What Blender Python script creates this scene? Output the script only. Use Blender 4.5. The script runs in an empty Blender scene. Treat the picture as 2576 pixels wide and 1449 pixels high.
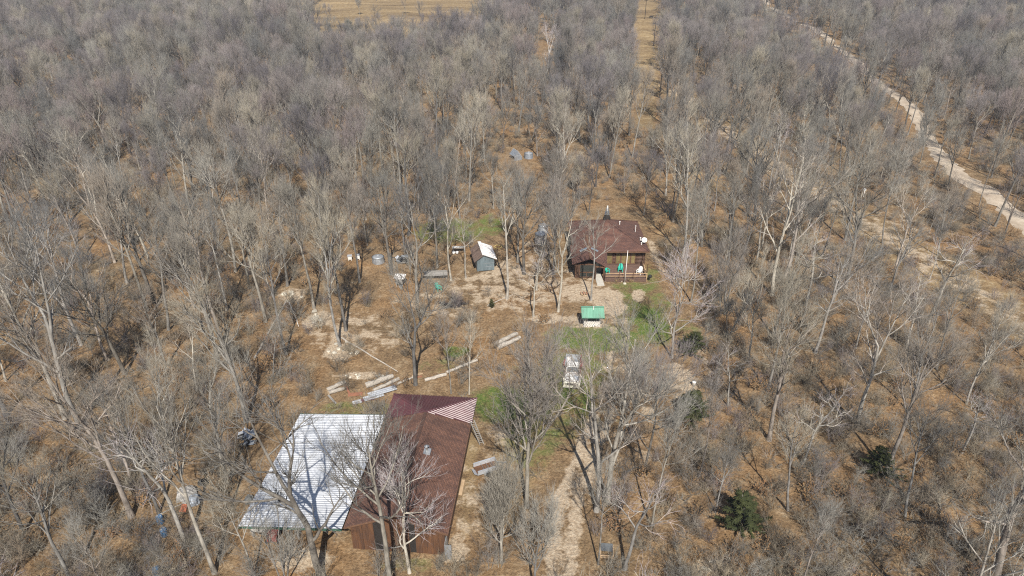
import bpy, bmesh, math, random
import numpy as np
from mathutils import Vector, Matrix, Euler

SC = bpy.context.scene
COL = SC.collection
R = math.radians

# ------------------------------------------------------------------ camera, sky, sun, exposure
CAM_H, PITCH, FPX = 49.0, R(28.5), 1741.0          # drone height, tilt below horizontal, focal length (in 2576-wide pixels)
cam_d = bpy.data.cameras.new('camera')
cam_d.sensor_width = 36.0
cam_d.lens = 36.0 * FPX / 2576.0
cam_d.clip_end = 4000.0
cam = bpy.data.objects.new('camera', cam_d)
COL.objects.link(cam)
cam.location = (0, 0, CAM_H)
cam.rotation_euler = (math.pi / 2 - PITCH, 0, 0)
SC.camera = cam

SUN_EL, SUN_AZ = R(47), R(6)                        # sun behind the camera, a little to the right
sun_dir = Vector((math.sin(SUN_AZ) * math.cos(SUN_EL), -math.cos(SUN_AZ) * math.cos(SUN_EL), math.sin(SUN_EL)))
world = bpy.data.worlds.new('World')
SC.world = world
world.use_nodes = True
wn = world.node_tree
sky = wn.nodes.new('ShaderNodeTexSky')
sky.sky_type = 'NISHITA'
sky.sun_disc = False
sky.sun_elevation = SUN_EL
sky.sun_rotation = math.pi - SUN_AZ
sky.altitude = 300
bg = wn.nodes['Background']
bg.inputs['Strength'].default_value = 0.075
wn.links.new(sky.outputs[0], bg.inputs['Color'])
sun_l = bpy.data.lights.new('sun', 'SUN')
sun_l.energy = 5.0
sun_l.angle = R(0.53)
sun_l.color = (1.0, 0.95, 0.87)
sun = bpy.data.objects.new('sun', sun_l)
COL.objects.link(sun)
sun.rotation_euler = (-sun_dir).to_track_quat('-Z', 'Y').to_euler()
SC.view_settings.view_transform = 'Standard'
SC.view_settings.look = 'None'
SC.view_settings.exposure = 0.44
SC.view_settings.gamma = 1.0
SC.cycles.max_bounces = 5
SC.cycles.diffuse_bounces = 2
SC.cycles.glossy_bounces = 2
SC.cycles.transmission_bounces = 3
SC.cycles.transparent_max_bounces = 8
SC.cycles.use_denoising = False
SC.cycles.filter_width = 1.15

# ------------------------------------------------------------------ surveying: picture position -> point on the ground plane
CT, ST = math.cos(PITCH), math.sin(PITCH)
def gp(u, v, z=0.0):
    a = (u - 1288.0) / FPX; b = -(v - 724.5) / FPX
    dy = CT + b * ST; dz = -ST + b * CT
    t = (z - CAM_H) / dz
    return (a * t, dy * t)
def pj(x, y, z=0.0):
    d = y * CT - (z - CAM_H) * ST
    up = y * ST + (z - CAM_H) * CT
    return 1288.0 + FPX * x / d, 724.5 - FPX * up / d, FPX / d
def height(x, y):
    """gentle roll of the woodland floor, level around the buildings"""
    x = np.asarray(x, float); y = np.asarray(y, float)
    f = np.clip((np.hypot((x - 0) / 1.1, y - 75) - 55) / 60, 0, 1)
    return f * (0.7 * np.sin(x * 0.045 + 1.3) * np.cos(y * 0.038) + 0.5 * np.sin(x * 0.11 + y * 0.07))
def hz(x, y):
    return float(height(x, y))

# ------------------------------------------------------------------ materials
def new_mat(name):
    m = bpy.data.materials.new(name); m.use_nodes = True
    return m, m.node_tree, m.node_tree.nodes['Principled BSDF']
def c4(c): return (c[0], c[1], c[2], 1.0)
def ramp(nt, stops):
    r = nt.nodes.new('ShaderNodeValToRGB')
    e = r.color_ramp.elements
    while len(e) < len(stops): e.new(0.5)
    for k, (p, c) in enumerate(stops):
        e[k].position = p; e[k].color = c4(c)
    return r
def noise(nt, scale, detail=4, rough=0.6, vec=None):
    n = nt.nodes.new('ShaderNodeTexNoise')
    n.inputs['Scale'].default_value = scale
    n.inputs['Detail'].default_value = detail
    n.inputs['Roughness'].default_value = rough
    if vec is not None: nt.links.new(vec, n.inputs['Vector'])
    return n
def mix(nt, fac, a, b, mode='MIX'):
    m = nt.nodes.new('ShaderNodeMix'); m.data_type = 'RGBA'; m.blend_type = mode
    for s, v in ((m.inputs[0], fac), (m.inputs[6], a), (m.inputs[7], b)):
        if hasattr(v, 'is_linked'): nt.links.new(v, s)
        elif isinstance(v, (int, float)): s.default_value = v
        else: s.default_value = c4(v)
    return m.outputs[2]
def mth(nt, op, a, b=0.0, clamp=False):
    m = nt.nodes.new('ShaderNodeMath'); m.operation = op; m.use_clamp = clamp
    for s, v in ((m.inputs[0], a), (m.inputs[1], b)):
        if hasattr(v, 'is_linked'): nt.links.new(v, s)
        else: s.default_value = v
    return m.outputs[0]
def pm(name, col, col2=None, scale=3.0, rough=0.8, metal=0.0, bump=0.0, rnd=0.0, detail=5, spec=0.5, stretch=None, world_space=False):
    """painted / wooden / mineral surface: two tones broken up by noise, optional per-object tone"""
    m, nt, b = new_mat(name)
    if world_space:
        g = nt.nodes.new('ShaderNodeNewGeometry'); vec = g.outputs['Position']
    else:
        t = nt.nodes.new('ShaderNodeTexCoord'); vec = t.outputs['Object']
    if stretch:
        mp = nt.nodes.new('ShaderNodeMapping'); mp.inputs['Scale'].default_value = stretch
        nt.links.new(vec, mp.inputs['Vector']); vec = mp.outputs[0]
    n = noise(nt, scale, detail, 0.65, vec)
    col2 = col2 or tuple(x * 0.65 for x in col)
    rp = ramp(nt, [(0.32, col2), (0.68, col)])
    nt.links.new(n.outputs['Fac'], rp.inputs[0])
    out = rp.outputs[0]
    if rnd:
        oi = nt.nodes.new('ShaderNodeObjectInfo')
        r2 = ramp(nt, [(0.0, (1 - rnd,) * 3), (1.0, (1 + rnd,) * 3)])
        nt.links.new(oi.outputs['Random'], r2.inputs[0])
        out = mix(nt, 1.0, out, r2.outputs[0], 'MULTIPLY')
    nt.links.new(out, b.inputs['Base Color'])
    b.inputs['Roughness'].default_value = rough
    b.inputs['Metallic'].default_value = metal
    b.inputs['Specular IOR Level'].default_value = spec
    if bump:
        bp = nt.nodes.new('ShaderNodeBump'); bp.inputs['Strength'].default_value = bump; bp.inputs['Distance'].default_value = 0.05
        nt.links.new(n.outputs['Fac'], bp.inputs['Height']); nt.links.new(bp.outputs[0], b.inputs['Normal'])
    return m

def bark_mat(name, dark, light, tints, scale=2.5):
    """bark: lichen-grey and darker streaks; each tree leans to one of a few tints"""
    m, nt, b = new_mat(name)
    t = nt.nodes.new('ShaderNodeTexCoord')
    mp = nt.nodes.new('ShaderNodeMapping'); mp.inputs['Scale'].default_value = (1, 1, 0.35)
    nt.links.new(t.outputs['Object'], mp.inputs['Vector'])
    n = noise(nt, scale, 5, 0.7, mp.outputs[0])
    rp = ramp(nt, [(0.35, dark), (0.62, light)])
    nt.links.new(n.outputs['Fac'], rp.inputs[0])
    oi = nt.nodes.new('ShaderNodeObjectInfo')
    k = len(tints)
    r2 = ramp(nt, [((i + 0.5) / k, c) for i, c in enumerate(tints)])
    nt.links.new(oi.outputs['Random'], r2.inputs[0])
    nt.links.new(mix(nt, 1.0, rp.outputs[0], r2.outputs[0], 'MULTIPLY'), b.inputs['Base Color'])
    b.inputs['Roughness'].default_value = 0.9
    b.inputs['Specular IOR Level'].default_value = 0.2
    return m

TINTS = [(0.55, 0.56, 0.59), (1.07, 1.04, 0.96), (0.76, 0.76, 0.77), (1.24, 1.21, 1.14), (0.64, 0.66, 0.70), (0.98, 0.90, 0.86)]
MB_DARK = bark_mat('bark_dark', (0.07, 0.062, 0.055), (0.20, 0.185, 0.165), TINTS)
MB_GREY = bark_mat('bark_grey', (0.13, 0.12, 0.105), (0.33, 0.31, 0.28), TINTS)
MB_PALE = bark_mat('bark_pale', (0.24, 0.22, 0.19), (0.50, 0.47, 0.42), TINTS)
MB_WHITE = bark_mat('bark_white', (0.42, 0.40, 0.36), (0.74, 0.71, 0.66), [(1, 1, 1), (0.95, 0.95, 0.97)])
MT_GREY = bark_mat('twig_grey', (0.165, 0.16, 0.15), (0.31, 0.30, 0.275), TINTS, 0.5)
MT_TAN = bark_mat('twig_tan', (0.20, 0.182, 0.152), (0.365, 0.335, 0.28), TINTS, 0.5)
MT_RED = bark_mat('twig_red', (0.165, 0.147, 0.147), (0.285, 0.255, 0.253), TINTS, 0.5)
MT_PALE = bark_mat('twig_pale', (0.33, 0.295, 0.295), (0.50, 0.45, 0.45), [(1, 1, 1), (1, 0.96, 0.97)], 0.5)
MT_BRUSH = bark_mat('twig_brush', (0.18, 0.152, 0.115), (0.34, 0.295, 0.225), TINTS, 0.5)
MT_LEAFY = bark_mat('twig_dead_leaf', (0.20, 0.11, 0.05), (0.33, 0.20, 0.10), TINTS, 0.8)
M_CEDAR = bark_mat('cedar_foliage', (0.024, 0.031, 0.013), (0.058, 0.064, 0.023), [(1, 1, 1), (1.2, 1.15, 0.9)], 1.2)
M_GRASSTUFT = pm('grass_blade', (0.10, 0.15, 0.035), (0.07, 0.10, 0.02), 2.0, 0.8)
M_DRYBLADE = pm('dry_grass_blade', (0.36, 0.27, 0.13), (0.24, 0.16, 0.08), 2.0, 0.9)

M_SHINGLE = None
def shingle_mat(name, c1, c2, c3, sc):
    m, nt, b = new_mat(name)
    t = nt.nodes.new('ShaderNodeTexCoord')
    br = nt.nodes.new('ShaderNodeTexBrick')
    br.inputs['Scale'].default_value = sc
    br.inputs['Color1'].default_value = c4(c1); br.inputs['Color2'].default_value = c4(c2); br.inputs['Mortar'].default_value = c4(c3)
    br.inputs['Mortar Size'].default_value = 0.02; br.inputs['Brick Width'].default_value = 0.30; br.inputs['Row Height'].default_value = 0.14
    uv = nt.nodes.new('ShaderNodeUVMap')
    nt.links.new(uv.outputs[0], br.inputs['Vector'])
    n = noise(nt, 1.1, 6, 0.7, t.outputs['Object'])
    r = ramp(nt, [(0.3, (0.68, 0.66, 0.68)), (0.7, (1.2, 1.12, 1.05))]); nt.links.new(n.outputs['Fac'], r.inputs[0])
    mps = nt.nodes.new('ShaderNodeMapping'); mps.inputs['Scale'].default_value = (0.5, 2.2, 0.5); nt.links.new(t.outputs['Object'], mps.inputs['Vector'])
    n4 = noise(nt, 0.8, 5, 0.65, mps.outputs[0]); r4 = ramp(nt, [(0.36, (0.62, 0.62, 0.66)), (0.6, (1.1, 1.06, 1.0))]); nt.links.new(n4.outputs['Fac'], r4.inputs[0])
    n2 = noise(nt, 9, 4, 0.7, t.outputs['Object'])
    r3 = ramp(nt, [(0.3, (0.65, 0.65, 0.65)), (0.7, (1.3, 1.28, 1.25))]); nt.links.new(n2.outputs['Fac'], r3.inputs[0])
    o = mix(nt, 1.0, br.outputs['Color'], r.outputs[0], 'MULTIPLY')
    o = mix(nt, 1.0, o, r3.outputs[0], 'MULTIPLY'); o = mix(nt, 0.8, o, r4.outputs[0], 'MULTIPLY')
    n5 = noise(nt, 5.0, 3, 0.8, t.outputs['Object']); r5 = ramp(nt, [(0.66, (0, 0, 0)), (0.72, (1, 1, 1))]); nt.links.new(n5.outputs['Fac'], r5.inputs[0])
    o = mix(nt, mth(nt, 'MULTIPLY', r5.outputs[0], 0.6), o, (0.26, 0.15, 0.075))
    nt.links.new(o, b.inputs['Base Color'])
    b.inputs['Roughness'].default_value = 0.95
    bp = nt.nodes.new('ShaderNodeBump'); bp.inputs['Strength'].default_value = 0.5; bp.inputs['Distance'].default_value = 0.02
    nt.links.new(br.outputs['Fac'], bp.inputs['Height']); bp.invert = True
    nt.links.new(bp.outputs[0], b.inputs['Normal'])
    return m
M_SHINGLE = shingle_mat('brown_shingle', (0.18, 0.096, 0.068), (0.13, 0.07, 0.053), (0.075, 0.043, 0.034), 1.0)
M_SHINGLE2 = shingle_mat('house_shingle', (0.165, 0.088, 0.068), (0.128, 0.068, 0.055), (0.08, 0.044, 0.037), 1.0)
M_GALV = pm('galvanized_sheet', (0.70, 0.71, 0.73), (0.46, 0.48, 0.51), 0.55, 0.42, 0.45, 0.0, 0.10, 6)
M_GALV2 = pm('weathered_zinc', (0.46, 0.48, 0.50), (0.27, 0.285, 0.30), 1.6, 0.55, 0.5, 0.0, 0.12)
M_MAROON = pm('maroon_steel', (0.125, 0.045, 0.05), (0.085, 0.035, 0.04), 0.8, 0.45, 0.0, 0.0, 0.06)
M_RIBPALE = pm('pale_rib', (0.52, 0.44, 0.43), (0.34, 0.27, 0.27), 1.0, 0.5)  # pale rib colour against the maroon sheets of the barn's right hip
M_GREENTRIM = pm('green_trim', (0.05, 0.12, 0.085), (0.03, 0.075, 0.055), 1.5, 0.6)
M_GREENROOF = pm('green_steel', (0.15, 0.335, 0.235), (0.12, 0.275, 0.19), 0.9, 0.42, 0.0, 0.0, 0.05)
M_RUST = pm('rust_siding', (0.13, 0.058, 0.024), (0.06, 0.03, 0.018), 1.4, 0.85, 0.0, 0.0, 0.12, stretch=(3, 3, 0.5))
M_LOG = pm('brown_log', (0.115, 0.06, 0.036), (0.06, 0.032, 0.02), 2.5, 0.7, 0, 0.2, 0.25, stretch=(0.5, 4, 4))
M_TRIM = pm('window_trim', (0.16, 0.085, 0.05), (0.10, 0.052, 0.03), 2.0, 0.7)
M_RAIL = pm('peeled_pole', (0.55, 0.38, 0.23), (0.42, 0.27, 0.15), 3.0, 0.7)
M_DECK = pm('deck_board', (0.16, 0.095, 0.07), (0.10, 0.062, 0.048), 2.5, 0.8, 0, 0, 0.15)
M_WEATHER = pm('weathered_board', (0.36, 0.34, 0.31), (0.20, 0.19, 0.175), 3.0, 0.9, 0, 0.2, 0.15, stretch=(0.6, 3, 3))
M_TANWOOD = pm('tan_lumber', (0.47, 0.34, 0.21), (0.32, 0.22, 0.13), 3.0, 0.85, 0, 0.1, 0.15)
M_REDWOOD = pm('red_brown_lumber', (0.34, 0.15, 0.085), (0.24, 0.10, 0.06), 2.0, 0.85, 0, 0, 0.1)
M_LOGBARK = pm('grey_log', (0.52, 0.47, 0.40), (0.20, 0.175, 0.15), 3.5, 0.95, 0, 0.5, 0.12, stretch=(0.4, 3, 3))
M_LOGEND = pm('log_end_grain', (0.50, 0.40, 0.28), (0.36, 0.27, 0.18), 6.0, 0.9)
M_STONE = pm('white_stone', (0.78, 0.74, 0.69), (0.55, 0.51, 0.47), 4.0, 0.9, 0, 0.4, 0.12)
M_ROCK = pm('pale_rock', (0.60, 0.55, 0.45), (0.40, 0.36, 0.29), 3.0, 0.95, 0, 0.4, 0.2)
M_CONC = pm('concrete', (0.52, 0.49, 0.43), (0.40, 0.37, 0.32), 3.0, 0.9)
M_WHITE = pm('white_paint', (0.80, 0.79, 0.76), (0.66, 0.64, 0.60), 1.5, 0.45)
M_WHITETIN = pm('white_tin', (0.80, 0.77, 0.74), (0.64, 0.60, 0.57), 1.2, 0.5, 0, 0, 0.05)
M_CREAM = pm('cream_paint', (0.78, 0.75, 0.64), (0.58, 0.54, 0.42), 2.5, 0.4)
M_TRUCKRED = pm('faded_red_paint', (0.24, 0.055, 0.045), (0.15, 0.04, 0.035), 2.5, 0.5)
M_BLACK = pm('black_rubber', (0.022, 0.022, 0.023), (0.012, 0.012, 0.012), 4.0, 0.8)
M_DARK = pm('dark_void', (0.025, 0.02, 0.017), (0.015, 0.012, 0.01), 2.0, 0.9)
M_CHROME = pm('dull_chrome', (0.62, 0.62, 0.60), (0.42, 0.42, 0.40), 4.0, 0.3, 0.8)
M_TEAL = pm('green_plastic', (0.03, 0.46, 0.34), (0.02, 0.36, 0.26), 1.5, 0.5)
M_BLUE = pm('blue_plastic', (0.075, 0.17, 0.30), (0.045, 0.10, 0.19), 4.0, 0.5)
M_ORANGE = pm('orange_sheet', (0.40, 0.13, 0.06), (0.28, 0.09, 0.045), 2.0, 0.6)
M_SHEDBLUE = pm('blue_grey_tin', (0.20, 0.255, 0.28), (0.11, 0.145, 0.165), 1.3, 0.5, 0.3, 0, 0.18, stretch=(2, 2, 0.5))
M_SHEDROOF2 = pm('brown_tin', (0.17, 0.115, 0.09), (0.10, 0.07, 0.055), 2.0, 0.8)
M_TARP = pm('grey_tarp', (0.40, 0.38, 0.35), (0.16, 0.155, 0.15), 5.0, 0.7, 0, 0.6)
M_TARP2 = pm('silver_tarp', (0.33, 0.36, 0.40), (0.17, 0.19, 0.22), 3.0, 0.5, 0.2)
M_SLATE = pm('slate_vinyl', (0.13, 0.14, 0.145), (0.08, 0.085, 0.09), 2.0, 0.6)
M_YELLOW = pm('yellow_hose', (0.55, 0.42, 0.16), (0.45, 0.33, 0.12), 3.0, 0.6)
M_COW = pm('black_hide', (0.02, 0.017, 0.016), (0.012, 0.01, 0.01), 2.0, 0.8)
M_CHAR = pm('charred_twig', (0.10, 0.085, 0.085), (0.04, 0.035, 0.036), 1.0, 0.95)
def glass_mat(name, col, rough=0.06):
    m, nt, b = new_mat(name)
    b.inputs['Base Color'].default_value = c4(col); b.inputs['Roughness'].default_value = rough
    b.inputs['Specular IOR Level'].default_value = 0.9
    return m
M_GLASS = glass_mat('dark_glass', (0.02, 0.028, 0.028))
M_GLASSTAN = pm('reflection_pane', (0.26, 0.19, 0.085), (0.13, 0.11, 0.05), 1.6, 0.2, 0, 0, 0.35)  # tan reflection on the house windows, painted into the pane colour
M_GLASSBLUE = glass_mat('skylight_glass', (0.16, 0.20, 0.24), 0.15)
M_GLASSCAR = glass_mat('windscreen_glass', (0.07, 0.09, 0.10), 0.12)

# ------------------------------------------------------------------ mesh helpers
class MB:
    """collects shapes and links them as ONE mesh object"""
    def __init__(s): s.v = []; s.f = []; s.mi = []
    def add(s, vs, fs, mi=0):
        o = len(s.v); s.v += [tuple(map(float, p)) for p in vs]
        for f in fs: s.f.append(tuple(i + o for i in f)); s.mi.append(mi)
        return s
    def box(s, x0, x1, y0, y1, z0, z1, mi=0):
        vs = [(x0, y0, z0), (x1, y0, z0), (x1, y1, z0), (x0, y1, z0), (x0, y0, z1), (x1, y0, z1), (x1, y1, z1), (x0, y1, z1)]
        return s.add(vs, [(0, 3, 2, 1), (4, 5, 6, 7), (0, 1, 5, 4), (1, 2, 6, 5), (2, 3, 7, 6), (3, 0, 4, 7)], mi)
    def bar(s, a, b, w, h=None, mi=0, up=(0, 0, 1)):
        a, b = Vector(a), Vector(b); d = (b - a).normalized(); h = h or w
        up = Vector(up)
        if abs(d.dot(up)) > 0.98: up = Vector((0, 1, 0))
        u = d.cross(up).normalized() * w / 2; n = u.cross(d).normalized() * h / 2
        vs = [a - u - n, a + u - n, a + u + n, a - u + n, b - u - n, b + u - n, b + u + n, b - u + n]
        return s.add(vs, [(0, 1, 2, 3), (7, 6, 5, 4), (0, 4, 5, 1), (1, 5, 6, 2), (2, 6, 7, 3), (3, 7, 4, 0)], mi)
    def tube(s, pts, rad, sides=8, mi=0, cap=True):
        pts = [Vector(p) for p in pts]
        rad = rad if hasattr(rad, '__len__') else [rad] * len(pts)
        rings = []
        for k, p in enumerate(pts):
            t = (pts[min(k + 1, len(pts) - 1)] - pts[max(k - 1, 0)]).normalized()
            ref = Vector((0, 0, 1)) if abs(t.z) < 0.9 else Vector((0, 1, 0))
            u = t.cross(ref).normalized(); n = u.cross(t)
            rings.append([p + (u * math.cos(2 * math.pi * j / sides) + n * math.sin(2 * math.pi * j / sides)) * rad[k] for j in range(sides)])
        vs = [q for r_ in rings for q in r_]; fs = []
        for k in range(len(pts) - 1):
            for j in range(sides):
                a = k * sides + j; b2 = k * sides + (j + 1) % sides
                fs.append((a, b2, b2 + sides, a + sides))
        if cap: fs += [tuple(range(sides))[::-1], tuple(range(len(vs) - sides, len(vs)))]
        return s.add(vs, fs, mi)
    def lathe(s, prof, c=(0, 0, 0), sides=16, mi=0):
        vs = []; fs = []
        for r_, z in prof:
            vs += [(c[0] + r_ * math.cos(2 * math.pi * j / sides), c[1] + r_ * math.sin(2 * math.pi * j / sides), c[2] + z) for j in range(sides)]
        for k in range(len(prof) - 1):
            for j in range(sides):
                a = k * sides + j; b2 = k * sides + (j + 1) % sides
                fs.append((a, b2, b2 + sides, a + sides))
        fs += [tuple(range(sides))[::-1], tuple(range(len(vs) - sides, len(vs)))]
        return s.add(vs, fs, mi)
    def prism(s, poly, thick, mi=0, n=None):
        """planar polygon in space given a thickness against its normal"""
        p = [Vector(q) for q in poly]
        if n is None:
            n = Vector((0, 0, 0))
            for i in range(len(p)): n += p[i].cross(p[(i + 1) % len(p)])
            n.normalize()
        k = len(p); vs = p + [q - n * thick for q in p]
        fs = [tuple(range(k)), tuple(range(2 * k - 1, k - 1, -1))] + [(i, i + k, (i + 1) % k + k, (i + 1) % k) for i in range(k)]
        return s.add(vs, fs, mi)
    def build(s, name, mats, parent=None, smooth=False, loc=None, rot=None):
        me = bpy.data.meshes.new(name)
        me.from_pydata(s.v, [], s.f)
        mats = mats if isinstance(mats, (list, tuple)) else [mats]
        for m in mats: me.materials.append(m)
        if len(mats) > 1: me.polygons.foreach_set('material_index', s.mi)
        if smooth: me.polygons.foreach_set('use_smooth', [True] * len(me.polygons))
        me.update()
        return link(name, me, parent, loc, rot)
def link(name, me, parent=None, loc=None, rot=None):
    o = bpy.data.objects.new(name, me); COL.objects.link(o)
    if parent is not None: o.parent = parent
    if loc is not None: o.location = loc
    if rot is not None: o.rotation_euler = rot
    return o
def empty(name, loc, rz=0.0):
    o = bpy.data.objects.new(name, None); COL.objects.link(o)
    o.location = loc; o.rotation_euler = (0, 0, rz); o.empty_display_size = 0.2
    return o
def tag(o, label=None, cat=None, group=None, kind=None):
    if label: o['label'] = label
    if cat: o['category'] = cat
    if group: o['group'] = group
    if kind: o['kind'] = kind
    return o
def copy_tree(o, parent=None):
    c = o.copy(); COL.objects.link(c); c.parent = parent
    for ch in list(o.children): copy_tree(ch, c)
    return c
def uv_plane(o, ax, ay, org=(0, 0, 0)):
    """metric UVs on a sloping roof plane"""
    me = o.data; uvl = me.uv_layers.new(name='UVMap'); ax, ay, org = Vector(ax), Vector(ay), Vector(org)
    for lp in me.loops:
        p = me.vertices[lp.vertex_index].co - org
        uvl.data[lp.index].uv = (p.dot(ax), p.dot(ay))
def clip(poly, nrm, d, keep):
    """clip a convex 3-D polygon by plane nrm.p = d"""
    out = []
    for i in range(len(poly)):
        a, b = poly[i], poly[(i + 1) % len(poly)]
        da, db = (nrm.dot(a) - d) * keep, (nrm.dot(b) - d) * keep
        if da >= 0: out.append(a)
        if da * db < 0: out.append(a + (b - a) * (da / (da - db)))
    return out
def ribbed_roof(name, poly, ribdir, panel_w, rib, mat, parent, thick=0.02, rib_h=0.035, rib_w=0.05, jitter=0.0, rng=random, rib_mat=None):
    """sheet-metal roof face: side-by-side sheets, each its own object with raised ribs"""
    p = [Vector(q) for q in poly]
    n = (p[1] - p[0]).cross(p[2] - p[0]).normalized()
    if n.z < 0: p.reverse(); n = -n
    rd = Vector(ribdir); rd = (rd - n * rd.dot(n)).normalized()
    cr = n.cross(rd).normalized()
    s0 = min(cr.dot(q) for q in p); s1 = max(cr.dot(q) for q in p)
    k = max(1, round((s1 - s0) / panel_w)); w = (s1 - s0) / k
    for i in range(k):
        a, b = s0 + i * w, s0 + (i + 1) * w
        q = clip(clip(p, cr, a + 0.004, 1), cr, b - 0.004, -1)
        if len(q) < 3: continue
        off = n * (rng.random() * jitter)
        m = MB(); m.prism([v + off for v in q], thick, n=n)
        nr = max(1, round(w / rib))
        for j in range(nr):
            s = a + (j + 0.5) * w / nr
            ts = []
            for e in range(len(p)):
                u, v = p[e], p[(e + 1) % len(p)]
                du, dv = cr.dot(u) - s, cr.dot(v) - s
                if du * dv < 0: ts.append(u + (v - u) * (du / (du - dv)))
            if len(ts) == 2 and (ts[1] - ts[0]).length > 0.1:
                A, B = ts[0] + off, ts[1] + off; hw = cr * rib_w / 2; up = n * rib_h
                vs = [A - hw, A + hw, A + hw * 0.4 + up, A - hw * 0.4 + up, B - hw, B + hw, B + hw * 0.4 + up, B - hw * 0.4 + up]
                m.add(vs, [(0, 1, 2, 3), (7, 6, 5, 4), (1, 5, 6, 2), (2, 6, 7, 3), (3, 7, 4, 0)], 1 if rib_mat else 0)
        m.build(name, [mat, rib_mat] if rib_mat else mat, parent)
def rock_mesh(rng, size, flat=0.7):
    bm = bmesh.new(); bmesh.ops.create_icosphere(bm, subdivisions=1, radius=1)
    for v in bm.verts:
        v.co *= 0.75 + 0.5 * rng.random()
        v.co = Vector((v.co.x * size, v.co.y * size * (0.7 + 0.3 * rng.random()), v.co.z * size * flat))
    me = bpy.data.meshes.new('rock'); bm.to_mesh(me); bm.free(); return me

# ------------------------------------------------------------------ the ground
def npoly(poly, X, Y):
    inside = np.zeros(X.shape, bool); k = len(poly)
    for i in range(k):
        x0, y0 = poly[i]; x1, y1 = poly[(i + 1) % k]
        if y0 == y1: continue
        c = ((y0 > Y) != (y1 > Y)) & (X < (x1 - x0) * (Y - y0) / (y1 - y0) + x0)
        inside ^= c
    return inside
def line_dist(pts, X, Y):
    d = np.full(X.shape, 1e9)
    for (x0, y0), (x1, y1) in zip(pts[:-1], pts[1:]):
        vx, vy = x1 - x0, y1 - y0; L = vx * vx + vy * vy
        t = np.clip(((X - x0) * vx + (Y - y0) * vy) / L, 0, 1)
        d = np.minimum(d, np.hypot(X - x0 - t * vx, Y - y0 - t * vy))
    return d
def blob(X, Y, u, v, ru, rv, s=1.0):
    """soft patch centred on a surveyed point; ru, rv are its half sizes on the survey picture"""
    cx, cy = gp(u, v); rx = abs(gp(u + ru, v)[0] - cx); ry = 0.5 * abs(gp(u, v - rv)[1] - gp(u, v + rv)[1])
    q = ((X - cx) / rx) ** 2 + ((Y - cy) / ry) ** 2
    return s * np.clip(1.5 - q, 0, 1)
ROAD = [gp(*p) for p in [(2760, 700), (2650, 625), (2576, 562), (2490, 490), (2400, 432), (2345, 355), (2300, 285), (2235, 225), (2170, 170), (2110, 120), (2050, 80), (1990, 45), (1940, 15)]]
ROAD += [(ROAD[-1][0] + 14, ROAD[-1][1] + 90), (ROAD[-1][0] + 20, ROAD[-1][1] + 300)]
DRIVE = [gp(*p) for p in [(1395, 1600), (1410, 1449), (1418, 1350), (1432, 1250), (1470, 1160), (1510, 1060), (1545, 960), (1560, 860), (1555, 790), (1540, 735)]]
LANE = [gp(*p) for p in [(1700, 235), (1780, 290), (1900, 375), (2000, 450), (2170, 560), (2300, 645), (2480, 750), (2650, 860)]]
FIELD = [gp(*p) for p in [(690, 20), (760, 70), (900, 112), (1100, 95), (1240, 70), (1290, 12)]] + [(60, 900), (-260, 900)]
FIELD2 = [gp(*p) for p in [(1588, 5), (1596, 130), (1600, 330), (1650, 330), (1660, 130), (1668, 5)]] + [(140, 900), (80, 900)]
FIELD3 = [gp(*p) for p in [(2160, 8), (2300, 30), (2560, 20), (2700, 5)]] + [(520, 900), (240, 900)]
GRASS = [(1500, 850, 130, 42, .9), (1590, 780, 60, 60, .7), (1350, 1000, 90, 60, .55), (1450, 930, 110, 60, .7), (1640, 815, 50, 55, .9), (1262, 1015, 85, 50, .9), (1330, 1110, 80, 80, .65), (1400, 1060, 70, 60, .6), (1650, 760, 45, 40, .6), (1148, 885, 35, 16, .9), (1135, 580, 110, 34, .75), (1235, 565, 45, 30, .7),
         (1600, 722, 75, 14, .7), (1445, 985, 75, 75, .75), (905, 1028, 120, 22, .6), (1350, 1110, 55, 60, .6), (1580, 800, 35, 45, .6), (1100, 920, 60, 20, .5),
         (1030, 1425, 90, 25, .45), (1735, 840, 40, 50, .5), (1560, 1010, 60, 70, .35), (1640, 690, 25, 30, .6), (1480, 1040, 60, 60, .6), (1330, 960, 80, 60, .4)]
DIRT = [(1532, 758, 42, 40, 1), (1606, 745, 18, 18, 1), (1465, 735, 65, 28, .9), (1300, 715, 150, 65, .62), (1180, 740, 120, 60, .5), (880, 840, 110, 60, .55), (1330, 640, 60, 40, .45), (1450, 700, 40, 30, .6), (1600, 960, 90, 90, .5), (1250, 1180, 60, 120, .45), (1250, 675, 50, 25, .7), (800, 805, 38, 22, .95), (855, 885, 50, 26, .9),
        (735, 742, 34, 18, .9), (905, 945, 65, 9, .9), (1480, 815, 60, 16, .7), (1390, 802, 70, 14, .7), (1620, 1000, 60, 40, .6), (1712, 955, 45, 45, .75), (1775, 910, 10, 60, .6),
        (1160, 1260, 16, 110, .6), (1140, 1385, 40, 35, .8), (760, 1405, 75, 38, .85), (1800, 1430, 60, 24, 1.0), (1110, 760, 130, 35, .45), (1650, 640, 14, 45, .7), (1940, 410, 50, 25, .75),
        (930, 850, 80, 40, .5), (1330, 1290, 60, 60, .35), (1210, 1250, 40, 90, .5), (2080, 610, 60, 40, .4), (2260, 560, 70, 40, .4), (1590, 1130, 60, 60, .45)]
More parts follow.
